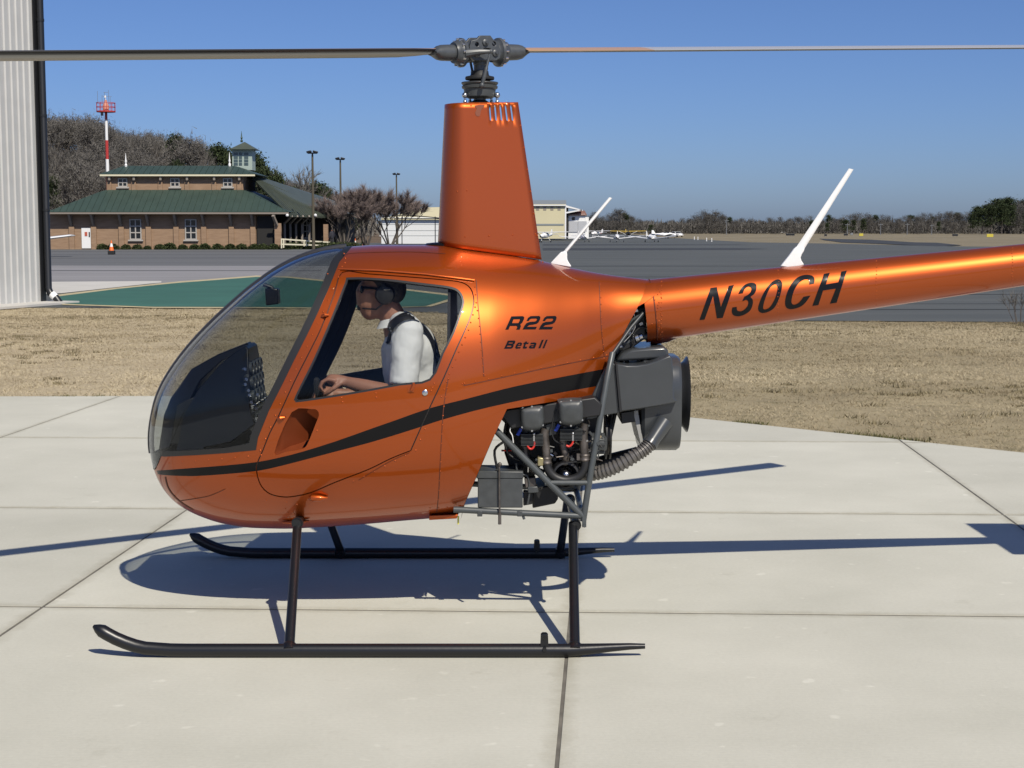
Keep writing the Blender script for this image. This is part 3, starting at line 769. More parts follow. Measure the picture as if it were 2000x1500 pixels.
    for f_, m_ in zip(bmh.faces, b.m): f_.material_index = m_
    bmesh.ops.remove_doubles(bmh, verts=bmh.verts, dist=1e-5)
    b2 = MB(); bmh.verts.index_update(); b2.v = [p.co.copy() for p in bmh.verts]; b2.f = [[q.index for q in f_.verts] for f_ in bmh.faces]; b2.m = [f_.material_index for f_ in bmh.faces]; bmh.free(); bpy.data.meshes.remove(tmp)
    b2.build('rotor_blade', [M['blade_dark'], M['blade_black'], M['blade_white'], M['blade_tan']], hel, smooth=40)
bpy.data.objects.remove(rot)
# ================================================================ landing gear and engine bay
TR = .965
for sd in (-1, 1):
    y = YC + sd * TR; yn = YC - TR
    f = lambda u, v, z=None: Vector((at(u, v, yn).x, y, at(u, v, yn).z if z is None else z))
    r0 = .028; zc = .0285
    pts = [f(1271, 0, .046), f(1240, 0, .045), f(1200, 0, .040), f(1160, 0, .034), f(1115, 0, zc), f(700, 0, zc), f(340, 0, zc), f(305, 0, zc + .001)]
    rr = [.011, .014, .018, .023, r0, r0, r0, r0]
    for u, v in ((284, 1266), (264, 1261.5), (245, 1255), (226, 1247), (210, 1238.5), (199, 1232), (190, 1227), (182, 1222.5)):
        pts.append(f(u, v)); rr.append(r0)
    rr[-2] = .019; rr[-1] = .006
    b = MB(); b.tube(pts, rr, 18); sk = b.build('skid', M['gear'], hel, smooth=50)
    b = MB()
    for u0, u1 in ((620, 470), (1140, 1020)): b.tube([f(u0, 0, .010), f(u1, 0, .010)], .0115, 8, sq=1.6)
    o = b.build('skid_shoes', M['gear'], sk); o['kind'] = 'stuff'
    b = MB(); q = f(1066, 0, zc)                                              # towing bracket with two holes
    for k in (-1, 1):
        b.prism([q + Vector((x, k * .017 - .003, z)) for x, z in ((-.018, -.01), (.018, -.01), (.015, .066), (.008, .072), (-.008, .072), (-.015, .066))], (0, .006, 0))
    b.cyl(q + Vector((0, -.024, .055)), q + Vector((0, .024, .055)), .006, 8); b.cyl(q + Vector((0, -.034, .012)), q + Vector((0, .034, .012)), .009, 10)
    b.build('wheel_bracket', M['gear'], sk, smooth=0)
    for nm, ut, vt, uf, dt in (('front', 581, 1024, 546, .40), ('rear', 1119, 1022, 1128, .33)):
        a = at(ut, vt, YC - dt); a = Vector((a.x, YC + sd * dt, a.z)); e = f(uf, 0, .04)
        b = MB(); b.tube([a, a + (e - a) * .5, e], [.0205, .0205, .022], 16, sq=.8)
        b.lathe([(-.01, .034), (.02, .034), (.035, .024)], e + Vector((0, 0, -.012)), a - e, 14)
        b.build('strut', M['gear'], hel)
for ut, vt, dt in ((581, 1021, .40), (1124, 1025, .33)):
    a = at(ut, vt, YC - dt)
    b = MB(); b.tube([a - Vector((0, .028, 0)), a, mir(a), mir(a) + Vector((0, .028, 0))], .0205, 16); b.lathe([(-.012, .026), (.012, .026)], a, (0, 1, 0), 14); b.lathe([(-.012, .026), (.012, .026)], mir(a), (0, 1, 0), 14)
    b.build('cross_tube', M['gear'], hel)
# ---- tubular truss
YT = YC - .36
def T(name, pts, r, m, y=YT, both=True, seg=12):
    for sd in ((0, 1) if both else (0,)):
        b = MB(); P = [at(q[0], q[1], q[2] if len(q) > 2 else y) for q in pts]
        b.tube([mir(x) for x in P] if sd else P, r, seg); b.build(name, m, hel)
G = M['frame_grey']; EG_ = mat('dark_upper_tube', (.03, .033, .036), .4)
T('truss_tube', [(968, 840), (1138, 1008)], .0155, G)
T('truss_tube', [(1266, 600, YC - .10), (1232, 640, YC - .17), (1196, 692, YC - .255)], .009, EG_)
T('truss_tube', [(1196, 690, YC - .26), (1186, 738, YC - .33), (1150, 945), (1139, 1018)], .0145, G)
T('truss_tube', [(886, 995), (1000, 1001), (1141, 1008)], .0145, G)
T('truss_tube', [(1064, 943), (1154, 943)], .012, G)
b = MB(); a = at(1139, 1012, YT); b.tube([a, mir(a)], .0145, 12); b.build('truss_tube', G, hel)
b = MB(); a = at(1152, 943, YT); b.tube([a, mir(a)], .012, 12); b.build('truss_tube', G, hel)
for sd in (0, 1):
    b = MB(); a = at(1141, 1018, YT - .005); a = mir(a) if sd else a; b.box(a, (.018, .03, .05)); b.cyl(a - Vector((0, .025, .018)), a + Vector((0, .025, -.018)), .007, 8); b.build('truss_bracket', G, hel)
# ---- engine
EB, EG, DS = M['engine_black'], M['engine_grey'], M['dark_steel']
def prm(name, px, y0, y1, m, bevel=.004, parent=None, smooth=35):
    b = MB(); b.prism([at(u, v, y0) for u, v in px], (0, y1 - y0, 0)); return b.build(name, m, parent or hel, smooth=smooth, bevel=bevel)
eng = prm('engine_crankcase', [(992, 800), (1172, 772), (1176, 880), (1150, 905), (1060, 905), (1040, 935), (1000, 930), (985, 885)], YC - .14, YC + .14, EB, .01)
prm('engine_baffle', [(978, 812), (990, 800), (1162, 776), (1176, 790), (1172, 812), (1000, 838)], YC - .36, YC + .36, EB, .006, eng)
prm('induction_box', [(1040, 955), (1091, 945), (1090, 975), (1084, 984), (1040, 993)], YC - .20, YC + .1, EB, .006, eng)
for sd in (0, 1):
    for (u0, v0, u1, v1) in ((1016, 794, 1062, 842), (1091, 782, 1139, 832)):
        y0 = YC - .415; yb = YC - .335
        c = [(u0 + 3, v0 + 2), (u1 - 8, v0), (u1 - 1, v0 + 7), (u1, v1 - 12), (u1 - 8, v1 - 3), (u1 - 22, v1), (u0 + 9, v1 - 2), (u0 + 2, v1 - 10), (u0, v0 + 10)]
        o3 = [at(u, v, y0) for u, v in smooth_poly(c, 3)]; cc = sum(o3, Vector()) / len(o3)
        r1 = [p + Vector((0, yb - y0, 0)) + (p - cc) * .06 for p in o3]; r0_ = [cc + (p - cc) * .86 for p in o3]; r00 = [cc + (p - cc) * .6 - Vector((0, .006, 0)) for p in o3]
        rr = [r1, [p + Vector((0, .014, 0)) for p in o3], r0_, r00]
        if sd: rr = [[mir(p) for p in q] for q in rr]
        b = MB(); b.loft(rr); b.build('rocker_cover', EG, eng, smooth=50)
        b = MB(); k = -1 if not sd else 1; ctr = Vector((cc.x, YC, cc.z - .01))
        for j in range(9): b.lathe([(0, .072), (.007, .072)], ctr + Vector((0, k * (.17 + j * .019), 0)), (0, k, 0), 18)
        b.lathe([(.12, .058), (.34, .058)], ctr, (0, k, 0), 14)
        o = b.build('cylinder_fins', EB, eng, smooth=30); o['kind'] = 'stuff'
def pipe(name, pts, r, m, both=True, parent=None, y=YC - .34, seg=12, n=4):
    P = [Vector(q) for q in smooth_poly([tuple(at(q[0], q[1], q[2] if len(q) > 2 else y)) for q in pts], n, False)]
    for sd in ((0, 1) if both else (0,)):
        b = MB(); b.tube([mir(x) for x in P] if sd else P, r, seg); b.build(name, m, parent or eng, smooth=60)
pipe('exhaust_pipe', [(1023, 838), (1023, 852), (1024, 870), (1026, 892), (1040, 915), (1062, 925)], .0185, DS, y=YC - .31)
pipe('exhaust_pipe', [(1066, 838), (1063, 850), (1066, 875), (1067, 893)], .0195, DS)
pipe('exhaust_pipe', [(1104, 832), (1099, 848), (1100, 870), (1104, 888), (1104, 905, YC - .3)], .0175, DS, y=YC - .32)
pipe('exhaust_pipe', [(1144, 828), (1140, 842), (1140, 868), (1142, 893)], .0195, DS)
pipe('exhaust_collector', [(1067, 893), (1070, 915), (1084, 932), (1106, 938), (1130, 931), (1143, 912), (1142, 893)], .0205, EB)
for u, v in ((1067, 899), (1142, 893)):
    for sd in (0, 1):
        a = at(u, v, YC - .34); a = mir(a) if sd else a
        b = MB(); b.lathe([(-.016, .0225), (-.010, .025), (-.004, .0225), (.004, .0225), (.010, .025), (.016, .0225)], a, (0, 0, 1), 14); b.box(a + Vector((-.03 if u < 1100 else -.028, 0, .002)), (.016, .014, .03)); b.build('exhaust_clamp', M['dark_steel'], eng)
# heat shield ring with the pale cone inside
for sd in (0, 1):
    a = at(1105, 926, YC - .30); k = -1
    if sd: a = mir(a); k = 1
    b = MB(); b.lathe([(-.10, .066), (.0, .066), (.04, .060), (.042, .052), (.0, .05), (-.02, .034)], a, (0, k, 0), 26, caps=False); b.build('muffler_ring', EB, eng)
    b = MB(); b.lathe([(-.03, .036), (.01, .03), (.03, .012), (.034, .004)], a, (0, k, 0), 18); b.build('muffler_cone', M['steel'], eng)
b = MB(); a = at(1105, 926, YC - .2); b.tube([a, mir(a)], .064, 20); b.build('muffler', EB, eng)
pipe('red_hose', [(1043, 850), (1043, 858), (1044, 868), (1040, 876), (1034, 876), (1030, 870)], .0048, M['red_rubber'], y=YC - .375, seg=8)
pipe('red_hose', [(1118, 848), (1119, 857), (1118, 866), (1112, 872), (1106, 870)], .0048, M['red_rubber'], y=YC - .375, seg=8)
pipe('red_hose', [(980, 880, YC - .25), (995, 880), (1006, 878, YC - .28)], .0045, M['red_rubber'], y=YC - .27, seg=8)
for u, v in ((1043, 858), (1119, 857)):
    for sd in (0, 1):
        a = at(u, v, YC - .377); a = mir(a) if sd else a
        b = MB(); b.cyl(a + Vector((0, 0, -.008)), a + Vector((0, 0, .018)), .0065, 6); b.ball(a + Vector((0, 0, .024)), .006, 8, 6); b.build('spark_plug_nut', M['steel'], eng)
for u, v in ((1011, 850), (1085, 842)):
    a = at(u, v, YC - .36); b = MB(); b.cyl(a, a + Vector((.016, 0, .03)), .008, 8); b.build('hose_fitting', M['blue_cap'], eng)
pipe('control_cable', [(998, 803), (998, 830), (996, 842), (1001, 852), (1003, 872)], .0025, M['white_plastic'], False, y=YC - .35, seg=6)
b = MB(); a = at(1166, 866, YC - .20); b.lathe([(-.07, .03), (-.05, .046), (.03, .046), (.045, .03)], a, (1, 0, 0), 20)
for k in range(14): t = 2 * math.pi * k / 14; b.box(a + Vector((.0, .046 * math.cos(t), .046 * math.sin(t))), (.07, .006, .006))
b.build('alternator', EG, eng)
for j, (u, r) in enumerate(((1181, .075), (1186, .06), (1189, .075))):
    b = MB(); a = at(u, 850, YC - .10); b.lathe([(0, r * .3), (0, r * 1.5), (.008, r * 1.5), (.008, r * .3)], a, (1, 0, 0), 28); b.build('drive_pulley', DS if j == 1 else EB, eng)
for dy in (-.06, .0, .06):
    b = MB(); b.tube([at(1189, 845, YC + dy - .09), at(1215, 700, YC + dy * .6 - .05)], .008, 6); b.tube([at(1186, 880, YC + dy - .09), at(1228, 690, YC + dy * .6 - .05)], .008, 6); o = b.build('drive_belts', M['rubber'], eng); o['kind'] = 'stuff'
for (px, m, y0) in (([(1024, 935), (1046, 932), (1047, 950), (1026, 954)], DS, .33), ([(1030, 951), (1050, 950), (1052, 962), (1031, 964)], EG, .34), ([(1022, 960), (1040, 962), (1040, 985), (1022, 988)], EB, .30), ([(1050, 893), (1062, 895), (1061, 910), (1050, 911)], mat('brass_fitting', (.35, .3, .16), .4, .6), .36),
                    ([(1100, 800), (1090, 786), (1064, 792), (1066, 806)], EG, .34), ([(1065, 830), (1085, 822), (1088, 848), (1070, 852)], EG, .34), ([(1143, 800), (1168, 792), (1170, 815), (1146, 820)], EG, .34)):
    prm('accessory_housing', px, YC - y0, YC - y0 + .06, m, .004, eng)
pipe('oil_line', [(1008, 905), (1012, 925), (1030, 930), (1034, 960), (1030, 985)], .005, EG, False, y=YC - .33, seg=8)
pipe('oil_line', [(990, 820), (985, 850), (992, 885), (1015, 900)], .006, EB, False, y=YC - .3, seg=8)
pipe('ignition_lead', [(1010, 812), (1000, 840), (1005, 862), (1030, 872)], .0035, EB, False, y=YC - .34, seg=6)
pipe('ignition_lead', [(1086, 800), (1078, 832), (1082, 858), (1100, 868)], .0035, EB, False, y=YC - .36, seg=6)
# ---- small fittings, wires and fins packed between the cylinders
rg_ = random.Random(12)
for m_, k in ((EB, 70), (EG, 46), (M['steel'], 26), (DS, 30), (mat('tan_sleeve', (.30, .24, .15), .6), 10)):
    b = MB()
    for i in range(k):
        u, v = rg_.uniform(1000, 1172), rg_.uniform(806, 908); v += (1000 - u) * .10 + 8
        if u < 1050 and v > 880: u += 30
        a = at(u, v, YC - rg_.uniform(.24, .36)); t = rg_.random(); s_ = rg_.uniform(.5, 1.3)
        if t < .4: b.box(a, (.012 * s_, .014, .010 * s_), Matrix.Rotation(rg_.uniform(0, 3), 3, 'Y'))
        elif t < .75: b.cyl(a, a + Vector((rg_.uniform(-.02, .02), rg_.uniform(-.01, .01), rg_.uniform(-.03, .03))), .0045 * s_, 6)
        else: b.tube([a, a + Vector((rg_.uniform(-.03, .03), -.012, rg_.uniform(-.02, .02))), a + Vector((rg_.uniform(-.06, .06), 0, rg_.uniform(-.05, .03)))], .003, 5)
    o = b.build('engine_fittings', m_, eng); o['kind'] = 'stuff'
b = MB()
for (u0, v0) in ((1039, 846), (1115, 836)):
    for j in range(9): p = at(u0, v0 + j * 2.6, YC - .33); b.box(p, (.10, .10, .0022))
o = b.build('cooling_fins', EG, eng); o['kind'] = 'stuff'
b = MB()
for (u0, v0, u1, v1) in ((1016, 794, 1062, 842), (1091, 782, 1139, 832)):
    for u, v in ((u0 + 5, v0 + 3), (u1 - 5, v0 + 2), (u1 - 2, v1 - 12), (u0 + 4, v1 - 8), ((u0 + u1) / 2, v1 - 1), ((u0 + u1) / 2, v0)): p = at(u, v, YC - .40); b.cyl(p, p - Vector((0, .008, 0)), .005, 6)
o = b.build('cover_bolts', M['steel'], eng); o['kind'] = 'stuff'
# ---- battery box on the lower truss
bx_ = prm('battery_box', [(933, 934), (1021, 934), (1021, 992), (933, 992)], YC - .37, YC - .19, EG, .005)
prm('battery_lid', [(931, 920), (1022, 921), (1022.5, 935), (930.5, 935)], YC - .374, YC - .186, EG, .004, bx_)
b = MB(); b.cyl(at(975, 905, YC - .385), at(976, 1024, YC - .385), .0045, 8); b.ball(at(976, 907, YC - .385), .010, 8, 6); b.cyl(at(976, 1002, YC - .385), at(976, 1024, YC - .385), .0075, 8); b.build('hold_down_rod', M['dark_steel'], bx_)
for u in (936, 1014): prm('battery_foot', [(u - 4, 998), (u + 6, 998), (u + 6, 1009), (u - 4, 1009)], YC - .375, YC - .34, EG, .002, bx_)
b = MB(); b.tube([at(1020, 1004, YT), at(1024, 1014, YT)], .006, 8); b.build('truss_stub', G, hel)
pipe('battery_cable', [(972, 918), (966, 880), (985, 862)], .006, EB, False, hel, YC - .3, 8)
prm('belly_plate', [(838, 1007), (895, 1005), (892, 1013), (838, 1016)], YC - .30, YC + .3, M['orange'], .003)
b = MB(); b.cyl(at(895, 1008, YC - .32), at(895, 1024, YC - .32), .004, 8); b.build('drain_tube', mat('yellow_tube', (.6, .55, .08), .4), hel)
# ---- cooling fan scroll
FG = mat('grey_fan_shroud_paint', (.042, .046, .050), .30, 0, var=.06, vscale=12, coat=.25)
fc = at(1290, 782, YC)
b = MB(); rings = []
for u, k in ((1246, .94), (1252, 1.0), (1316, 1.0), (1322, .96)):
    x = at(u, 782, YC).x
    sp4 = lambda c: math.copysign(abs(c) ** (2 / 3.4), c)
    rings.append([Vector((x, YC + sp4(math.cos(t)) * .225 * k, fc.z + sp4(math.sin(t)) * (.22 if math.sin(t) > 0 else .228) * k)) for t in [2 * math.pi * j / 48 for j in range(48)]])
b.loft(rings); fan = b.build('fan_scroll', FG, hel, smooth=40)
duct = [(1203, 711), (1225, 714), (1244, 714), (1264, 711), (1283, 705), (1308, 694), (1313, 700), (1315, 735), (1317, 777), (1324, 785), (1287, 793), (1249, 799), (1212, 804)]
prm('fan_duct', duct, YC - .275, YC + .275, FG, .006, fan)
prm('fan_duct_seam', [(1202, 711), (1206, 711), (1215, 804), (1210, 805)], YC - .279, YC + .279, EB, .001, fan)
prm('duct_cheek', [(1148, 790), (1181, 720), (1196, 708), (1202, 712), (1210, 806), (1178, 812), (1165, 800)], YC - .262, YC + .262, FG, .004, fan)
dome = [(1203, 706), (1215, 690), (1236, 682), (1270, 679), (1298, 677), (1306, 684), (1306, 700)]
prm('duct_dome', dome, YC - .16, YC + .24, FG, .012, fan)
b = MB(); cx = at(1313, 772, YC).x; q = Vector((cx, YC, at(1313, 770, YC).z))
b.lathe([(-.02, .135), (.02, .138), (.035, .145), (.05, .158), (.064, .178), (.068, .180), (.066, .172), (.052, .150), (.038, .136), (.0, .128)], q, (1, 0, 0), 40, caps=False); b.build('inlet_ring', mat('dark_inlet_paint', (.022, .023, .026), .35, 0, coat=.3), fan)
b = MB()
for k in range(10):
    t = 2 * math.pi * k / 10; b.bar(q + Vector((.0, .04 * math.cos(t), .04 * math.sin(t))), q + Vector((.0, .128 * math.cos(t + .3), .128 * math.sin(t + .3))), .035, .004, (0.6, math.sin(t), -math.cos(t)))
b.lathe([(-.03, .045), (.02, .045), (.03, .02)], q, (1, 0, 0), 16); b.build('fan_wheel', EG, fan)
prm('fan_back_plate', [(1236, 803), (1246, 801), (1257, 868), (1252, 872)], YC - .2, YC + .2, mat('pale_back_plate', (.3, .3, .29), .5), .002, fan)
prm('fan_bracket', [(1213, 806), (1240, 802), (1240, 824), (1214, 828)], YC - .2, YC + .2, EB, .003, fan)
# lower spout with the corrugated hose
b = MB(); a, e = at(1298, 824, YC - .235), at(1270, 866, YC - .29); b.tube([a, a + (e - a) * .75, e], [.042, .034, .033], 18); b.lathe([(-.012, .036), (.008, .036)], e, e - a, 18); b.build('hose_spout', FG, fan)
path = [Vector(x) for x in smooth_poly([tuple(at(u, v, yy)) for u, v, yy in ((1270, 866, YC - .29), (1259, 877, YC - .30), (1240, 890, YC - .31), (1212, 907, YC - .31), (1185, 919, YC - .30), (1160, 925, YC - .28), (1130, 926, YC - .24))], 14, False)]
b = MB(); b.tube(path, [.0335 if (i // 2) % 2 else .027 for i in range(len(path))], 16); b.build('corrugated_hose', M['hose'], eng, smooth=25)
b = MB(); b.tube([at(1130, 918, YC + .02), at(1180, 905, YC + .02), at(1246, 886, YC + .02)], [.035, .04, .034], 14); b.build('tail_pipe', EB, eng)
# ---- linkages between cowling and cone
prm('rear_gearbox_case', [(1214, 655), (1248, 600), (1262, 598), (1262, 660), (1240, 676), (1212, 690), (1200, 700)], YC - .07, YC + .07, EB, .008)
pipe('drive_shaft', [(1180, 690), (1206, 677), (1238, 663), (1268, 655)], .014, M['hub_grey'], False, hel, YC - .06, 12, 2)
for u, v, r in ((1211, 677, .021), (1244, 660, .022), (1251, 657, .017)):
    b = MB(); b.lathe([(-.012, r * .8), (-.008, r), (.008, r), (.012, r * .8)], at(u, v, YC - .06), (.93, 0, .36), 14); b.build('shaft_coupling', M['steel'], hel)
pipe('control_rod', [(1236, 602), (1240, 640), (1218, 668)], .005, M['steel'], True, hel, YC - .085, 8)
pipe('control_rod', [(1258, 612), (1228, 632), (1204, 690)], .006, G, True, hel, YC - .105, 8)
pipe('wiring_loom', [(1226, 690), (1238, 672), (1236, 655), (1250, 640), (1262, 642)], .005, EB, False, hel, YC - .09, 8)
for k, (u, v, m_) in enumerate(((1229, 628, M['steel']), (1233, 641, M['white_plastic']), (1252, 632, M['white_plastic']), (1241, 607, M['steel']), (1246, 618, M['hub_grey']), (1228, 650, M['white_plastic']))):
    b = MB(); b.box(at(u, v, YC - .075), (.014, .02, .018 + .008 * (k % 2)), Matrix.Rotation(.5 + k * .3, 3, 'Y')); b.build('link_bracket', m_, hel, bevel=.002)
# ================================================================ cabin interior
LI, CU = M['lining'], M['cushion']
def hw(X, z):                                                   # half-width of the shell at a height
    s_ = s_of(X); zm = ZM(s_); h = (ZT(s_) - zm) if z >= zm else (zm - ZB(s_)); n = NT(s_) if z >= zm else NBt(s_)
    q = abs(z - zm) / max(h, 1e-4)
    return W_(s_) * (1 - q ** n) ** (1 / n) if q < 1 else 0.0
fl = [at(u, v, YC) for u, v in ((352, 925), (420, 962), (560, 975), (895, 965))]
b = MB(); b.add([q for p in fl for w in [max(.03, hw(p.x, p.z) - .03)] for q in (p + Vector((0, -w, 0)), p + Vector((0, w, 0)))], [(0, 1, 3, 2), (2, 3, 5, 4), (4, 5, 7, 6)]); b.build('cabin_floor', LI, hel, smooth=0)
sb_ = s_of(-.285); cz = ZM(sb_)
rg = [S(sb_, -HP + math.pi * k / 30, -1) for k in range(31)] + [S(sb_, HP - math.pi * k / 30, 1) for k in range(1, 30)]
rg = [Vector((p.x, YC + (p.y - YC) * .965, cz + (p.z - cz) * .965)) for p in rg]
b = MB(); b.prism(rg, (.012, 0, 0)); b.build('rear_bulkhead', LI, hel, smooth=0)
for sd in (-1, 1):
    yc = YC + sd * .225; w = .185
    st = prm('seat_base', [(735, 880), (745, 865), (860, 858), (885, 935), (735, 935)], yc - w, yc + w, LI, .01)
    prm('seat_cushion', [(728, 868), (740, 856), (845, 852), (858, 866), (850, 878), (735, 882)], yc - w + .01, yc + w - .01, CU, .015, st)
    prm('seat_back', [(842, 862), (862, 868), (914, 720), (906, 690), (893, 690), (868, 770)], yc - w + .03, yc + w - .03, CU, .015, st)
# instrument console
def cons(px, wfun, name, m, parent=None, bevel=.006):
    b = MB(); n = len(px); L_ = [at(u, v, YC) for u, v in px]
    a = [p + Vector((0, -wfun(v), 0)) for p, (u, v) in zip(L_, px)]; c = [p + Vector((0, wfun(v), 0)) for p, (u, v) in zip(L_, px)]
    b.add(a + c, [tuple(range(n)), tuple(range(2 * n - 1, n - 1, -1))] + [(i, i + n, (i + 1) % n + n, (i + 1) % n) for i in range(n)])
    return b.build(name, m, parent or hel, smooth=30, bevel=bevel)
con = cons([(362, 935), (366, 865), (380, 800), (404, 752), (440, 708), (470, 682), (488, 671), (494, 677), (499, 720), (502, 762), (508, 795), (516, 816), (470, 850), (420, 860), (405, 935)], lambda v: .12 + .13 * min(1, max(0, (v - 670) / 120)) - (.06 if v > 870 else 0), 'instrument_console', M['console'])
cons([(352, 768), (384, 716), (430, 690), (486, 668), (492, 676), (440, 702), (404, 738), (380, 790), (352, 862), (330, 868), (340, 800)], lambda v: .05 + .17 * min(1, max(0, (v - 668) / 110)), 'glare_shield', M['console'], con)
prm('pedal_box', [(345, 790), (378, 776), (366, 868), (332, 868)], YC - .22, YC + .05, M['engine_black'], .004, con)
for k, (u, v, y) in enumerate([(u_, v_, y_) for (u_, v_) in ((499, 715), (502, 742), (504, 768)) for y_ in (-.13, -.045, .04, .125)]):
    a = at(u, v, YC) + Vector((.0, y, 0))
    b = MB(); b.lathe([(-.004, .032), (.008, .032), (.010, .027), (.006, .026)], a, (1, 0, .08), 18); g_ = b.build('gauge', M['hub_grey'], con)
    b = MB(); b.lathe([(.004, .0255), (.0065, .0255)], a, (1, 0, .08), 18); b.build('gauge_face', M['screen'], g_)
for k, (u, v) in enumerate(((506, 785), (509, 793), (512, 801), (514, 808), (517, 815))):
    for y in (-.21, -.15, -.06, .03, .12):
        a = at(u, v, YC) + Vector((.0, y, 0)); b = MB(); b.box(a, (.02, .035, .018), Matrix.Rotation(-.5, 3, 'Y')); b.cyl(a, a + Vector((.022, 0, .012)), .006, 8); b.build('switch', M['hub_grey'] if (k + int(y * 100)) % 3 else M['steel'], con)
for u, v, y in ((475, 722, -.23), (480, 735, -.23), (476, 752, -.235), (482, 764, -.24), (484, 773, -.24), (488, 787, -.245), (497, 800, -.245), (504, 812, -.245), (478, 742, -.235), (500, 772, -.245)):
    a = at(u, v, YC + y); b = MB(); b.cyl(a, a + Vector((.01, -.012, .004)), .008, 8); b.build('console_knob', M['steel'] if v % 3 else M['hub_grey'], con)
# compass box under the windshield bow
cb = prm('compass_box', [(517, 563), (542, 564), (544, 594), (519, 597)], YC - .035, YC + .035, M['console'], .005)
b = MB(); b.tube([at(515, 556, YC), at(530, 561, YC), at(534, 566, YC)], .009, 8); b.build('compass_arm', M['console'], cb)
# t-bar cyclic
b = MB(); b.tube([at(640, 960, YC), at(622, 800, YC), at(618, 742, YC)], .014, 10); b.tube([at(618, 742, YC - .30), at(618, 742, YC), at(620, 742, YC + .30)], .012, 10)
for y in (-.3, .3): b.tube([at(618, 742, YC + y), at(622, 765, YC + y), at(626, 790, YC + y)], [.013, .018, .016], 10)
b.build('cyclic_bar', M['engine_black'], hel)
for y in (.12, .34):
    b = MB(); b.prism([at(405, 900, YC + y), at(420, 900, YC + y), at(425, 950, YC + y), at(410, 950, YC + y)], (0, .07, 0)); b.build('rudder_pedal', M['engine_black'], hel, bevel=.004)
# ================================================================ pilot (port seat)
YP = 6.985
skin = mat('skin', (.34, .16, .105), .5, 0, var=.12, vscale=18)
shirt_m = mat('white_shirt_cotton', (.78, .79, .80), .85, 0, bump=.25, bscale=14)
trou_m = mat('dark_trousers', (.02, .022, .03), .85)
hair_m = mat('dark_brown_hair', (.018, .012, .009), .6, 0, bump=.4, bscale=120)
def chain(b, pts, rr, seg=14, sq=1.0):
    pts = [Vector(p) for p in pts]; b.tube(pts, rr, seg, sq=sq)
    b.ball(pts[0], rr[0] * .98, 12, 8); b.ball(pts[-1], rr[-1] * .98, 12, 8)
def remesh(o, vox, sm=3, f=.5):
    m = o.modifiers.new('join', 'REMESH'); m.mode = 'VOXEL'; m.voxel_size = vox; m.use_smooth_shade = True
    s_ = o.modifiers.new('soft', 'SMOOTH'); s_.iterations = sm; s_.factor = f
P_ = lambda u, v, y=0: at(u, v, YP + y)
pil = thing('person', 'pilot in white short-sleeved shirt, sunglasses and headset seated inside the orange helicopter', 'person', tuple(P_(845, 870)))
b = MB()
hc = P_(744, 562)
b.ball(hc + Vector((.012, 0, .03)), (.098, .076, .074), 20, 14)                       # skull
chain(b, [P_(722, 572), P_(720, 596), P_(722, 606)], [.064, .054, .044])              # face
chain(b, [P_(748, 596), P_(730, 606), P_(722, 611)], [.052, .044, .034])              # jaw, chin
chain(b, [P_(711, 566), P_(705, 577), P_(707, 581)], [.011, .013, .012], 8)           # nose
for y in (-.022, .022): b.ball(P_(709, 591, y * .4), (.012, .016, .006), 8, 6)        # lips
b.ball(P_(711, 556), (.02, .055, .012), 10, 6)                                        # brow
for y in (-.075, .075): b.ball(P_(756, 576, y), (.018, .012, .032), 10, 8)            # ears
chain(b, [P_(757, 600), P_(770, 625), P_(780, 650)], [.058, .060, .072])              # neck
chain(b, [P_(795, 660), P_(805, 720), P_(822, 800), P_(838, 850)], [.085, .10, .10, .105], 16)      # trunk
for sd in (-1, 1):
    chain(b, [P_(790, 655, sd * .08), P_(792, 655, sd * .15)], [.045, .04])
    hpx = P_(840, 850, sd * .09); kn = P_(690, 845, sd * .15); ft = P_(610, 960, sd * .14)
    chain(b, [hpx, kn, ft], [.085, .062, .042])
    chain(b, [ft, ft + Vector((-.16, 0, .0))], [.042, .03])
# left arm (towards the camera) rests forward, hand curled over the control
sh, el, wr = P_(797, 656, -.165), P_(786, 775, -.19), P_(676, 746, -.15)
chain(b, [sh, (sh + el) / 2, el, el + (wr - el) * .3, el + (wr - el) * .75, wr], [.04, .040, .038, .041, .033, .025])
chain(b, [P_(797, 656, .165), P_(780, 770, .2), P_(660, 770, .13)], [.04, .038, .027])
def hand(b, w, k, sd):
    # k: knuckle line centre, fingers curl down from it; sd: side of the thumb in y
    chain(b, [w, w + (k - w) * .5, k], [.026, .028, .025], 12)
    for j in range(4):
        yo = (j - 1.5) * .019; p0 = w + (k - w) * .75 + Vector((0, yo, 0)); ln = (.85, 1.0, .95, .75)[j]
        a = k + Vector((-.010, yo, .004)); c = a + Vector((-.030 * ln, 0, -.016 * ln)); e = c + Vector((-.012 * ln, 0, -.026 * ln)); f_ = e + Vector((.012 * ln, 0, -.016 * ln))
        chain(b, [p0, a, c, e, f_], [.0115, .0105, .0098, .009, .0078], 8)
    t0 = w + (k - w) * .35 + Vector((0, sd * .022, -.008))
    chain(b, [t0, t0 + Vector((-.03, sd * .012, -.022)), t0 + Vector((-.055, sd * .008, -.040)), t0 + Vector((-.070, 0, -.050))], [.013, .012, .0105, .0085], 8)
hand(b, wr, P_(647, 741, -.145), -1)
hand(b, P_(660, 770, .13), P_(632, 764, .11), -1)
body = b.build('body', skin, pil, smooth=60); remesh(body, .0055, 3)
b = MB()                                                                              # shirt
chain(b, [P_(786, 640), P_(797, 668), P_(806, 720), P_(820, 790), P_(834, 845)], [.080, .125, .138, .132, .135], 20)
b.ball(P_(806, 690), (.12, .165, .15), 18, 12)
